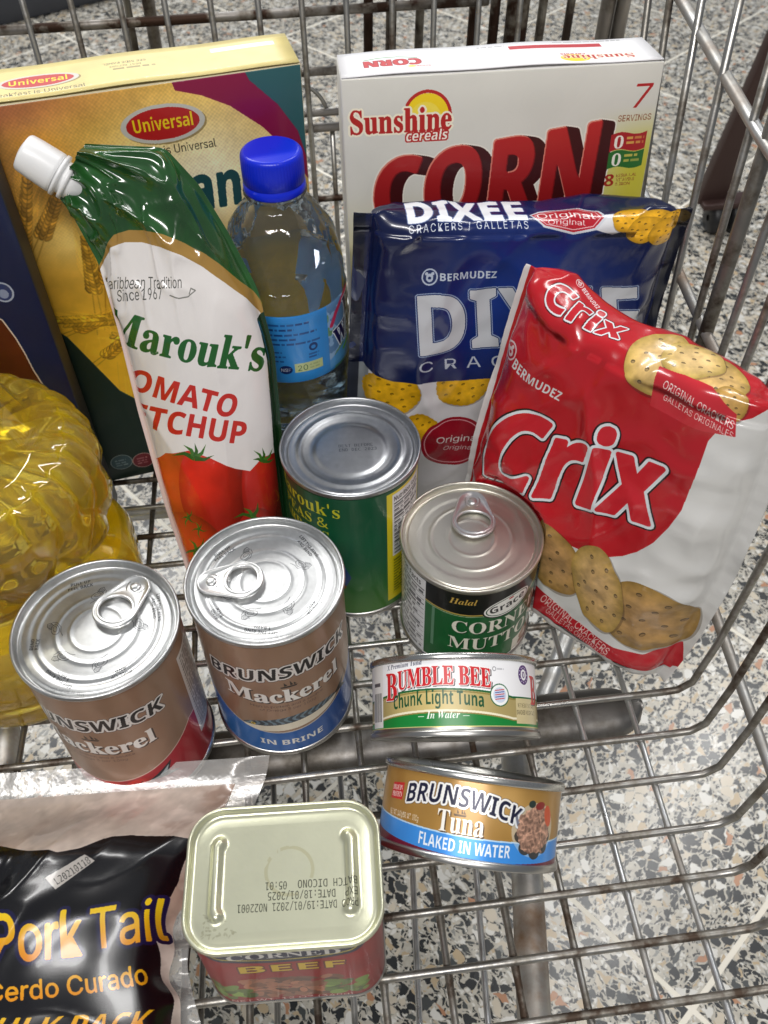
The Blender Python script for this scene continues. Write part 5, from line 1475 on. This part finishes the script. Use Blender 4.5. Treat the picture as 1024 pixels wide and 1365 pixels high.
ART['tin_lid'] = tin_lid_art()
def tin_art():
    W, H = 250.0, 77.8
    c = Canvas(W, H, 5, '#8c1418')
    c.a *= (0.88 + .22 * c.noise(.06, 3, 3))[..., None]
    m = c.ell_mask(172, 74, 34, 15); c.paint(m, '#20243e'); e = c.ell_mask(172, 74, 30, 11); c.paint(c.grow(e, .9) & ~e, '#c8b43c')
    c.text("CORNED", 172, 65.5, 6.0, '#c9c6c0', style='serifb', bold=.02, width=46)
    c.text("BEEF", 174, 47, 9.0, '#c9a828', bold=.05, width=44, outline=((.8, '#5a1c14'),))
    for i in range(130):
        rr = np.random.RandomState(i); x, y = 152 + rr.rand() * 42, 10 + rr.rand() * 26
        c.ell(x, y, 2 + 3 * rr.rand(), 1.5 + 2 * rr.rand(), hexc('#8c5a42') * (.6 + .7 * rr.rand()), rr.rand() * 180)
    for i in range(50):
        rr = np.random.RandomState(i + 500); x = (138 + rr.rand() * 15) if i % 2 else (188 + rr.rand() * 18); c.ell(x, 10 + rr.rand() * 18, 2 + 2.5 * rr.rand(), 1.5 + 2 * rr.rand(), hexc('#6f8a3c') * (.6 + .6 * rr.rand()), rr.rand() * 180)
    c.text("NET WT. 12 OZ (340g)", 170, 3.4, 3.2, '#d9c9c0', bold=.02, width=54)
    c.rect(10, 6, 60, 70, '#d8d2c6'); c.greek(12, 8, 58, 68, 18, '#4a3a34', .7, 3)
    return c.image("tin_print")
ART['tin'] = tin_art()
# ------------------------------------------------------------------ the groceries
M['lid'] = image_mat("tinplate_lid", ART['lid'], 0.34, 0.95, bump=0.10, bscale=420, bdist=0.0002)
M['metal'] = simple("tinplate", (0.62, 0.62, 0.60), 0.26, 1.0, rvar=0.08, bscale=60)
M['dark_metal'] = simple("tinplate_base", (0.50, 0.49, 0.47), 0.30, 1.0, rvar=0.08, bscale=60)
M['tab'] = simple("aluminium_tab", (0.74, 0.74, 0.73), 0.30, 0.9, rvar=0.06, bscale=120)
M['lid_gold'] = simple("lacquered_lid", (0.62, 0.60, 0.53), 0.33, 0.88, rvar=0.06, bscale=90, bump=0.12)
M['lid_grey'] = image_mat("grey_lid", ART.get('lid_grey', ART['lid']), 0.34, 0.95, bump=0.10, bscale=300, bdist=0.0002)

MB = [(12.0, .8, .22), (18.5, .9, .3), (27.0, 1.1, .4)]
def azim(x, y): return math.degrees(math.atan2(CAMY - y, CAMX - x))
M['a_mb'] = image_mat("printed_mackerel_brine", ART['mackerel_brine'], 0.30, 0.25, coat=0.25)
M['a_mt'] = image_mat("printed_mackerel_tomato", ART['mackerel_tomato'], 0.30, 0.25, coat=0.25)
c1 = round_can("mackerel_can", (-189.5, 50.2, 0.2), 38.0, 108.2, azim(-189.5, 50.2), M['a_mb'], M['lid'], M['dark_metal'], MB, [(30, .5, .6)], tab=(-25.0, 1.5, -3, {}))
tag(c1, "brown mackerel can with a blue band below, in front of the ketchup pouch", "can")
c2 = round_can("mackerel_can", (-266.5, 33.1, 0.2), 38.0, 108.2, azim(-266.5, 33.1) - 41, M['a_mt'], M['lid'], M['dark_metal'], MB, [(30, .5, .6)], tab=(16.5, 20, -126, {}))
tag(c2, "brown mackerel can with a red band below, in front of the oil bottle", "can")
M['a_gr'] = image_mat("printed_peas", ART['pigeon_peas'], 0.32, 0.0, coat=0.3)
c3 = round_can("vegetable_can", (-141, 133.5, 0.2), 38.0, 108.2, azim(-141, 133.5), M['a_gr'], M['lid_grey'], M['dark_metal'], [(27.5, 1.6, .9)], [(19.5, .7, -1.0), (23.5, .8, .9), (31, .7, .8)], depth=3.6)
tag(c3, "tall dark green can with yellow stripe and plain grey lid, behind the corned mutton", "can")
M['a_co'] = image_mat("printed_mutton", ART['mutton'], 0.32, 0.0, coat=0.3)
c4 = round_can("corned_mutton_can", (-81, 90.4, 0.2), 38.6, 75.3, azim(-81, 90.4), M['a_co'], M['lid_gold'], M['dark_metal'], [(12.5, .9, .22), (22.0, .9, .26)], [(28, .6, .35)], tab=(5.0, 24.0, -98, dict(L=35.0, rn=8.0, rr=12.2, hole=(7.2, 9.0))))
tag(c4, "short green corned mutton can with ring pull lid beside the red cracker pack", "can")

def basis_can(axis, n):
    a = Vector(axis).normalized(); f = Vector(n); f = (f - a * f.dot(a)).normalized()
    y = a.cross(-f)                            # local -x faces the viewer (u = 0.5)
    return Matrix((-f, y, a)).transposed()
M['a_bb'] = image_mat("printed_bumble", ART['bumble'], 0.33, 0.0, coat=0.2, metal_from_alpha=True)
M['a_tu'] = image_mat("printed_tuna", ART['tuna'], 0.30, 0.2, coat=0.25)
c5 = round_can("tuna_can", (-105.4, -8.6, 38.2), 41.9, 37.9, 0, M['a_bb'], M['metal'], M['dark_metal'], [(20, 1, .5), (30, 1.2, .5)], [], rot=basis_can((0.103, 0.899, 0.425), (-0.116, -0.414, 0.903)))
tag(c5, "white and green tuna can on its side, just in front of the corned mutton can", "can")
c6 = round_can("tuna_can", (-110.6, -64.0, 37.0), 41.3, 37.2, 0, M['a_tu'], M['metal'], M['dark_metal'], [(20, 1, .5), (30, 1.2, .5)], [], rot=basis_can((0.252, 0.846, 0.469), (-0.146, -0.446, 0.883)))
tag(c6, "golden brown tuna can with blue stripe lying on its side, nearest the bare grid", "can")

# ---- cereal cartons
M['kraft_side'] = simple("carton_side", (0.62, 0.55, 0.36), 0.5, bump=0.05, bscale=400)
M['a_un'] = image_mat("printed_universal", ART['universal'], 0.42, 0, coat=0.12, bump=0.05, bscale=500)
M['a_unt'] = image_mat("printed_universal_top", ART['universal_top'], 0.45, 0, coat=0.1, bump=0.05, bscale=500)
UW, UH, UD = 200.0, 261.0, 33.0
Mu = Matrix.Rotation(0.175, 3, 'Z') @ Matrix.Rotation(0.047, 3, 'X')
o = Vector((-150.6, 255.2, 0.3)) + Mu @ Vector((-UW / 2, 0, 0))
b1 = empty("cereal_box", o, Mu)
tag(b1, "golden wheat cereal box with red oval logo behind the ketchup pouch", "cereal box")
carton(b1, UW, UH, UD, [M['a_un'], M['kraft_side']]); top_flap(b1, UW, UH, UD, M['a_unt'])
M['white_side'] = simple("white_board", (0.78, 0.77, 0.74), 0.5)
M['a_su'] = image_mat("printed_sunshine", ART['sunshine'], 0.40, 0, coat=0.12, bump=0.04, bscale=500)
M['a_sut'] = image_mat("printed_sunshine_top", ART['sunshine_top'], 0.42, 0, coat=0.12)
SW, SH, SD = 161.0, 257.4, 36.8
b2 = empty("cereal_box", (-50, 206.5, 0.3), Matrix.Rotation(-0.019, 3, 'Z') @ Matrix.Rotation(-0.099, 3, 'X'))
tag(b2, "white corn cereal box with big red letters, behind the blue cracker pack", "cereal box")
carton(b2, SW, SH, SD, [M['a_su'], M['white_side']]); top_flap(b2, SW, SH, SD, M['a_sut'])
M['a_na'] = image_mat("printed_navy", ART['navy'], 0.38, 0, coat=0.15)
M['shaded_side'] = simple("shaded_board", (0.05, 0.055, 0.06), 0.5)  # shade of the side face put into the board colour, flap included
b3 = empty("carton", (-294 - 75, 195, 0.3), Matrix.Rotation(0.03, 3, 'Z'))
tag(b3, "dark blue carton with brown picture at the left edge, behind the oil bottle", "carton")
carton(b3, 150, 262, 18, [M['a_na'], M['shaded_side']], bulge=(.8, .4, .3)); top_flap(b3, 150, 262, 18, M['shaded_side'])

# ---- cracker packs
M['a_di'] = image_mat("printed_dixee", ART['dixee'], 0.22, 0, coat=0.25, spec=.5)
M['navy_film'] = simple("navy_film", (0.012, 0.022, 0.075), 0.2, coat=0.5)
dx = empty("cracker_pack", (-55.5, 186.5, 0.3), Matrix.Rotation(0.02, 3, 'Z') @ Matrix.Rotation(math.radians(4.5), 3, 'Y') @ Matrix.Rotation(-0.05, 3, 'X'))
bpy.context.view_layer.update()
tag(dx, "shiny navy blue cracker pack with white bottom, leaning on the corn cereal box", "cracker pack")
DXW, DXH, DXT, DXF = 162.0, 203.0, 30.0, 8.5
dix_me = flowpack(DXW, DXH, DXT, DXF, 30, 8, 1.25, 3, puff=.2)
push_out(dix_me, dx.matrix_world, -141, 133.5, 38.6, 109)
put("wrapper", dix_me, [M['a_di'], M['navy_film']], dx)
M['a_cx'] = image_mat("printed_crix", ART['crix'], 0.22, 0, coat=0.3, spec=.5)
M['red_film'] = simple("white_film", (0.66, 0.65, 0.63), 0.22, coat=0.4)
phi = math.radians(49)
ex = Vector((math.cos(phi), -math.sin(phi), 0)); en = Vector((math.sin(phi), math.cos(phi), 0))
CXW, CXH, CXT, CXF = 140.0, 188.0, 34.0, 7.0
cxo = Vector((25, 35, 0.3)) - ex * (CXW / 2 + CXF - 2) + en * (CXT / 2 - 22)
cx = empty("cracker_pack", cxo, Matrix((ex, en, (0, 0, 1))).transposed() @ Matrix.Rotation(math.radians(-0.5), 3, 'Y') @ Matrix.Rotation(-0.155, 3, 'X'))
bpy.context.view_layer.update()
tag(cx, "crumpled red and white cracker pack standing against the right side wires", "cracker pack")
crix_me = flowpack(CXW, CXH, CXT, CXF, 30, 10, 1.5, 8, puff=.36, slant=12, belly=9)
push_out(crix_me, cx.matrix_world, -81, 90.4, 39.4, 76)
put("wrapper", crix_me, [M['a_cx'], M['red_film']], cx)

# ---- ketchup pouch
M['a_ke'] = image_mat("printed_ketchup", ART['ketchup'], 0.17, 0, coat=0.6, spec=.6)
M['green_film'] = simple("green_film", (0.012, 0.06, 0.02), 0.2, coat=0.5)
kl = [(-240, 108, 0), (-240.5, 118, 13), (-243, 127, 35), (-247, 138, 66), (-252, 160, 121), (-254, 176, 163), (-257, 188, 195), (-265, 197, 217), (-270, 200, 226)]
kr = [(-178, 108, 0), (-179, 118, 16), (-178, 128, 41), (-178, 140, 72), (-177, 155, 111), (-176, 169, 146), (-181, 181, 178), (-192, 191, 205), (-203, 200, 226), (-216, 206, 242), (-252, 207, 246)]
def k_t(U, V):
    q = np.clip((2 * U - 1) / .93, -1, 1)                 # flat side seals
    w = np.clip(1 - q ** 2, 0, 1) ** 0.62
    return w * (3.0 + 19.0 * sstep(1.02, .62, V) * (1 - .0 * V)) * (1 - .35 * sstep(.25, 0, V)) + 0.15
def k_w(U, V):
    e = np.clip(np.minimum(U, 1 - U) * 12, 0, 1)
    top = sstep(.58, .9, V)
    a = (ridge(U * 4 + V * 2.6, V * 7.5 - U * 2.4, 4) ** 3 - .25) * 5.2 * top
    b = (ridge(U * 8 - V * 9, V * 14 + U * 3, 9) ** 4) * 2.6 * top
    c = (ridge(U * 2.6 + V * 1.1, V * 2.0, 15) ** 6) * 1.5 * (1 - top) + (fbm(U * 3, V * 5, 21) - .5) * 2.6
    return e * (a + b + c)
pouch_me, kPF, kNF = lens_pouch("pouch", kl, kr, (0.06, -0.93, 0.36), k_t, lambda U, V: k_t(U, V) * .9, k_w)
kp = empty("ketchup_pouch", (-209, 108, 0.3))
tag(kp, "green and white tomato ketchup pouch with white screw cap in front of the water bottle", "ketchup pouch")
pouch_me.transform(Matrix.Translation((209 * S, -108 * S, 0)))
put("pouch", pouch_me, [M['a_ke'], M['green_film']], kp)
M['white_plastic'] = simple("white_plastic", (0.82, 0.82, 0.82), 0.33, spec=.5)
sp_o = Vector((-262.0, 202.5, 230)); sp_d = Vector((-0.78, 0.22, 0.58)).normalized()
def spout(name, prof, fr=None, n=64):
    me = lathe(name, prof, n, fr=fr, cap1=True, cap0=True)
    me.transform(Matrix.Translation((sp_o - Vector((-209, 108, 0.3))) * S) @ sp_d.to_track_quat('Z', 'Y').to_matrix().to_4x4())
    return me
spo = put("spout", spout("spout", [(1.5, -9), (4.5, -6), (7.4, -2.5), (8.2, 0), (8.2, 1), (9.6, 1.2), (9.6, 3), (8.0, 3.2), (8.0, 5), (10.2, 5.2), (10.2, 6.8), (8.2, 7.1), (8.2, 12)]), [M['white_plastic']], kp)
put("screw_cap", spout("screw_cap", [(9.2, 7.3), (9.7, 7.6), (9.8, 9), (9.5, 18), (9.1, 23.2), (8.7, 24.2), (8.0, 24.8), (7.2, 25.0), (7.0, 25.05), (4, 25.75), (.5, 25.8)]), [M['white_plastic']], spo)

# ---- water bottle
M['pet'] = film_mat("clear_pet", (0.975, 0.985, 0.995), 0.06, 0.035, 0.4, 110, 1.38)
def water_mat():
    m, n, l, b = new_mat("water")
    b.inputs["Base Color"].default_value = (0.74, 0.88, 1.0, 1); b.inputs["Roughness"].default_value = 0.0
    b.inputs["Transmission Weight"].default_value = 1.0; b.inputs["IOR"].default_value = 1.33
    d = n.new("ShaderNodeBsdfTranslucent"); d.inputs[0].default_value = (0.50, 0.64, 0.80, 1)
    x = n.new("ShaderNodeMixShader"); x.inputs[0].default_value = 0.03
    l.new(b.outputs[0], x.inputs[1]); l.new(d.outputs[0], x.inputs[2]); l.new(x.outputs[0], n["Material Output"].inputs[0])
    return m
M['water'] = water_mat()
M['blue_cap'] = simple("blue_cap", (0.004, 0.022, 0.62), 0.30, spec=.5)
wx, wy = -167.0, 215.0
wb = empty("water_bottle", (wx, wy, 0.3), Matrix.Rotation(math.radians(azim(wx, wy) - 180), 3, 'Z'))
tag(wb, "clear plastic water bottle with bright blue cap and blue label", "water bottle")
def dent(t, r, z):
    if z > 206 or z < 4: return r
    k = float(sstep(156, 166, z) * sstep(206, 196, z))
    q = float((ridge(t * 2.2 + z * .03, z * .07 + math.sin(t) * 1.5, 5) ** 5 - .15) * 2.4 + (ridge(math.cos(t) * 3 + 5, z * .06 + math.sin(t) * 3, 9) ** 5) * 2.6)
    rib = 0.9 * math.cos((z - 18) * 2 * math.pi / 13) if 8 < z < 50 else 0
    return r - k * max(0, q) - (rib if rib > 0 else 0)
bp = [(.5, 4), (14, 3), (22, 0.5), (27, 0), (30.5, 3), (32.4, 8)] + [(32.8, 12 + i * 2.5) for i in range(16)] + [(32.4, 53), (32.4, 100), (33.0, 103)] + [(33.2, 106 + i * 2.5) for i in range(12)] + \
     [(33.2, 138), (33.2, 145), (33.2, 152), (33.1, 158), (32.9, 164), (32.5, 170), (31.9, 175), (31.0, 180), (29.9, 185), (28.4, 190), (26.6, 194.5), (24.2, 198.5), (21.2, 202), (17.8, 204.6), (15.2, 206), (13.2, 210), (13.6, 211), (16.2, 211.6), (16.2, 213), (13.0, 213.6), (12.6, 228)]
bm_ = lathe("bottle", bp, 120, fr=dent)
put("bottle", bm_, [M['pet']], wb)
wl = [(r - .12 if 6 < z < 172 else r * .985 - .35, z + .5) for (r, z) in bp if z < 171]
wl = [(max(r, .3), z) for r, z in wl]; wl = wl + [(wl[-1][0] * .6, wl[-1][1]), (.2, wl[-1][1])]
put("water_fill", lathe("water_fill", wl, 96, fr=lambda t, r, z: (r - .12 if dent(t, r, z) > r - .01 else dent(t, r, z) - .12) if r > 25 else r), [M['water']], wb)
M['a_wa'] = image_mat("printed_water", ART['water'], 0.30, 0, coat=0.3)
put("label_sleeve", lathe("label_sleeve", [(33.3, 113), (33.6, 114)] + [(33.6, 114 + i * 4.3) for i in range(1, 11)] + [(33.3, 158)], 96), [M['a_wa']], wb)
put("label_lining", lathe("label_lining", [(32.7, 114), (32.75, 116), (32.75, 136), (32.75, 155), (32.7, 157)], 96), [simple("label_reverse", (0.30, 0.55, 0.85), 0.5)], wb)
capp = [(15.6, 213.4), (15.8, 214), (15.7, 217.2), (15.2, 217.6), (15.2, 218.2), (15.6, 218.6), (15.45, 225), (15.3, 230.6), (15.0, 231.9), (14.3, 232.8), (13.4, 233.2), (13.2, 233.22), (12.8, 233.24), (6, 233.3), (.2, 233.35)]
put("screw_cap", lathe("screw_cap", capp, 180, fr=lambda t, r, z: r + (0.2 * math.cos(t * 60) if 219 < z < 232 and r > 14 else 0), cap0=True), [M['blue_cap']], wb)

# ---- cooking oil bottle
def oil_mat():
    m, n, l, b = new_mat("cooking_oil")
    b.inputs["Base Color"].default_value = (1.0, 0.88, 0.16, 1); b.inputs["Roughness"].default_value = 0.0
    b.inputs["Transmission Weight"].default_value = 1.0; b.inputs["IOR"].default_value = 1.47
    t = n.new("ShaderNodeBsdfTranslucent"); t.inputs[0].default_value = (1.0, 0.80, 0.04, 1)
    d = n.new("ShaderNodeBsdfDiffuse"); d.inputs[0].default_value = (0.88, 0.66, 0.03, 1)
    a = n.new("ShaderNodeAddShader"); x = n.new("ShaderNodeMixShader"); x.inputs[0].default_value = 0.15
    l.new(t.outputs[0], a.inputs[0]); l.new(d.outputs[0], a.inputs[1])
    l.new(b.outputs[0], x.inputs[1]); l.new(a.outputs[0], x.inputs[2]); l.new(x.outputs[0], n["Material Output"].inputs[0])
    return m
M['oil'] = oil_mat()
M['clear_bottle'] = film_mat("clear_oil_bottle", (0.98, 0.96, 0.86), 0.04, 0.015, 0.04, 60)
ob = empty("oil_bottle", (-337, 114, 0.3))
tag(ob, "big yellow cooking oil bottle with diamond facets at the left edge", "oil bottle")
op0 = [(.5, 5), (40, 4), (58, 1), (64, 0), (68, 3), (70, 8), (71, 14), (71.5, 20), (69.5, 23), (71.5, 27), (72, 34), (72.5, 42), (72.5, 50), (72, 57), (70.5, 63), (67.5, 68.5), (62, 72.5), (56.5, 76.5), (54, 79.5), (53.5, 82.5), (56, 85.5), (61.5, 89), (65.5, 92.5), (67.8, 97), (69, 105), (69.2, 114), (68.8, 122), (69.0, 130), (66.2, 137), (62.5, 142.5), (58.0, 146.5), (53.5, 149), (49.5, 150.3), (46.5, 151.5), (44.5, 154), (42, 160), (38, 170), (32, 182), (26, 194), (20, 206), (16, 216), (15, 222), (15, 236)]
op = []
for (ra, za), (rb, zb) in zip(op0[:-1], op0[1:]):
    nn_ = max(1, int(abs(zb - za) / 1.6))
    op += [(ra + (rb - ra) * q / nn_, za + (zb - za) * q / nn_) for q in range(nn_)]
op.append(op0[-1])
def facet(t, r, z):
    if 88 < z < 150.5:
        k = float(sstep(88, 96, z) * sstep(150.5, 147, z))
        sc = abs(math.cos(t * 13))                            # scalloped rim
        up = float(sstep(112, 132, z))
        a, b_ = t * 26 / (2 * math.pi), (z - 92) / 22.0
        d = max(abs((a + b_) % 2 - 1), abs((a - b_) % 2 - 1))  # diamonds below the rim
        dia = 3.8 * min(1.0, (1 - d) * 1.7) - 1.4
        return r + k * (up * (4.2 * sc ** .7 - 2.4) + (1 - up) * dia)
    if 26 < z < 70:
        a = (t * 14 / (2 * math.pi)) % 1 - .5
        return r + 1.8 * (abs(a) * 2) * float(sstep(26, 36, z) * sstep(70, 54, z))
    return r
put("bottle", lathe("bottle", op, 240, fr=facet), [M['clear_bottle']], ob)
ol = [(max(r - .8, .3), z + .8) for (r, z) in op if z < 149] ; ol += [(ol[-1][0] * .5, ol[-1][1]), (.2, ol[-1][1])]
put("oil_fill", lathe("oil_fill", ol, 240, fr=lambda t, r, z: r + .6 * (facet(t, r, z) - r) if r > 40 and z < 149.5 else r), [M['oil']], ob)
put("screw_cap", lathe("screw_cap", [(17, 226), (17, 244), (15.5, 246), (.5, 246)], 48, cap0=True), [simple("yellow_cap", (.75, .5, .02), .35)], ob)

# ---- corned beef tin
TW, TD, TH, TRC = 79.7, 58.7, 77.8, 15.0
tn = empty("meat_tin", (-189.5, -77.3, 0.3), Matrix.Rotation(-0.0567, 3, 'Z'))
tag(tn, "rectangular meat tin with pale green lid and red label beside the pork bag", "meat tin")
M['a_ti'] = image_mat("printed_tin", ART['tin'], 0.38, 0.0, coat=0.12)
M['a_til'] = image_mat("lacquered_tin_lid", ART['tin_lid'], 0.33, 0.8, coat=0.0, bump=0.08, bscale=500)
def tin_uv(v):
    a = math.atan2(v[1] / TD, v[0] / TW); return ((a + math.pi / 2) / (2 * math.pi) % 1.0, v[2] / TH)
def tin_body():
    zs = np.linspace(2.0, TH - 3, 24)
    rings = [[(x, y, z) for (x, y) in rrect(TW - 2.4 + 1.2 * (1 - z / TH), TD - 2.4 + 1.2 * (1 - z / TH), TRC - 1, 14)] for z in zs]
    V = [p for r in rings for p in r]; n = len(rings[0]); F = []; UV = []
    per = np.array(rings[0])[:, :2]; cl = np.r_[0, np.cumsum(np.linalg.norm(np.diff(np.r_[per, per[:1]], axis=0), axis=1))]; cl /= cl[-1]
    for k in range(len(rings) - 1):
        for i in range(n):
            a, b = k * n + i, k * n + (i + 1) % n
            F.append((a, b, b + n, a + n))
            u0, u1, v0, v1 = cl[i], cl[i + 1], zs[k] / TH, zs[k + 1] / TH
            UV += [(u0, v0), (u1, v0), (u1, v1), (u0, v1)]
    return mesh_from("label_body", V, F, UV)
put("label_body", tin_body(), [M['a_ti']], tn)
def tin_lid(z, up=1):
    R_ = lambda ins, zz: [(x, y, z + up * zz) for (x, y) in rrect(TW - 2 * ins, TD - 2 * ins, max(TRC - ins, 3), 14)]
    rings = [R_(1.4, -3.4), R_(.4, -3.0), R_(0, -2.2), R_(0, -.6), R_(.35, 0), R_(1.0, .15), R_(1.5, -.2), R_(2.0, -1.6), R_(2.6, -2.6), R_(3.6, -2.9), R_(5, -2.7), R_(8, -2.4)]
    return rings
def tin_lid_mesh(name, z, up, emboss):
    rings = tin_lid(z, up)
    n = len(rings[0]); V = [p for r in rings for p in r]; F = []
    for k in range(len(rings) - 1):
        for i in range(n):
            a, b = k * n + i, k * n + (i + 1) % n; F.append((a, b, b + n, a + n))
    # inner panel: shrink the last ring to the middle in fine steps so the embossed ribs have geometry
    last = np.array(rings[-1]); base = len(V) - n; steps_ = 60
    def hgt(x, y):
        h_ = 0.0
        for sx in (-1, 1):
            cx_, R0 = sx * 2.5, 28.0           # arcs bowed outwards
            rr = math.hypot(x - cx_, y - 0.0); an = math.degrees(math.atan2(y, (x - cx_) * sx))
            da = max(0, abs(an) - 31) * math.pi / 180 * R0
            d = math.hypot(rr - R0, da)
            if (x - cx_) * sx > 0: h_ += 2.3 * math.exp(-(d / 2.3) ** 3)
        return h_
    for s_ in range(1, steps_ + 1):
        f = 1 - s_ / steps_
        for p in last:
            x, y = p[0] * max(f, .002), p[1] * max(f, .002)
            V.append((x, y, p[2] + up * (hgt(x, y) if emboss else 0)))
        a0 = base + (s_ - 1) * n
        for i in range(n):
            a, b = a0 + i, a0 + (i + 1) % n; F.append((a, b, b + n, a + n))
    return weld(mesh_from(name, V, F, [(.5 + v[0] / TW, .5 + v[1] / TD) for v in V]), 1e-7)
put("lid", tin_lid_mesh("lid", TH, 1, True), [M['a_til']], tn)
put("base_lid", tin_lid_mesh("base_lid", 0.4, -1, False), [M['dark_metal']], tn)

# ---- bag of pork
M['a_po'] = image_mat("printed_pork", ART['pork'], 0.22, 0, coat=0.2, spec=.6)
M['pork'] = simple("salted_pork", (0.72, 0.46, 0.38), 0.3, spec=.5, bump=.3, bscale=60)
M['bag_film'] = film_mat("bag_film", (0.93, 0.92, 0.91), 0.16, 0.18, 0.4, 90)
pg = empty("pork_bag", (-300, -80, 0.3))
tag(pg, "clear plastic bag of pork with black and yellow print at the bottom left", "meat bag")
bl = [(-420, -260, 6), (-424, -200, 7), (-424, -120, 7), (-420, -60, 9), (-412, -20, 14), (-406, 2, 22), (-404, 12, 26)]
br = [(-226, -260, 6), (-229, -200, 7), (-233, -114, 8), (-240, -90, 9), (-238, -66, 9), (-222, -40, 10), (-208, -20, 13), (-200, -6, 20), (-198, 1, 25)]
def lump(U, V):
    return 6.0 * (fbm(U * 3.2, V * 3.2, 31) - .5) + 5 * np.exp(-(((U - .55) / .16) ** 2 + ((V - .66) / .12) ** 2)) - 7 * np.exp(-(((U - .50 - .12 * (V - .7)) / .05) ** 2 + ((V - .78) / .10) ** 2))
def bag_t(U, V):
    w = np.clip(1 - (2 * U - 1) ** 2, 0, 1) ** .55
    e = sstep(.955, .80, V) * sstep(.0, .1, V) * sstep(0.985, .90, U)
    return w * e * (30 + lump(U, V)) + .1
def bag_w(U, V):
    e = sstep(.97, .86, V)
    fl = np.sin(V * 75 + 6 * vnoise(V * 6, U * 3, 3)) * 2.0 * sstep(.90, .97, U)
    return e * ((ridge(U * 4 + V * 3, V * 4 - U * 2, 6) ** 5 - .15) * 2.4 + (ridge(U * 7 - V * 5, V * 6, 12) ** 6) * 1.3) + fl
bag_me, bPF, bNF = lens_pouch("bag", bl, br, (0, -.12, 1), bag_t, lambda U, V: 0.3 + 3 * sstep(.9, .7, V) * np.clip(1 - (2 * U - 1) ** 2, 0, 1), bag_w, 130, 150)
bag_me.transform(Matrix.Translation((300 * S, 80 * S, -.3 * S)))
uvl = bag_me.uv_layers[0].data
mi = []
for p_ in bag_me.polygons:
    uu = sum(uvl[i].uv[0] for i in p_.loop_indices) / p_.loop_total; vv = sum(uvl[i].uv[1] for i in p_.loop_indices) / p_.loop_total
    clear = vv > .955 or uu > .962 or (vv > .86 and uu > .93)
    mi.append(1 if (clear or p_.material_index == 1) else 0)
bag_me.polygons.foreach_set("material_index", mi)
put("bag", bag_me, [M["a_po"], M["bag_film"]], pg)

if _TXT is not None:
    bpy.data.objects.remove(_TXT, do_unlink=True)
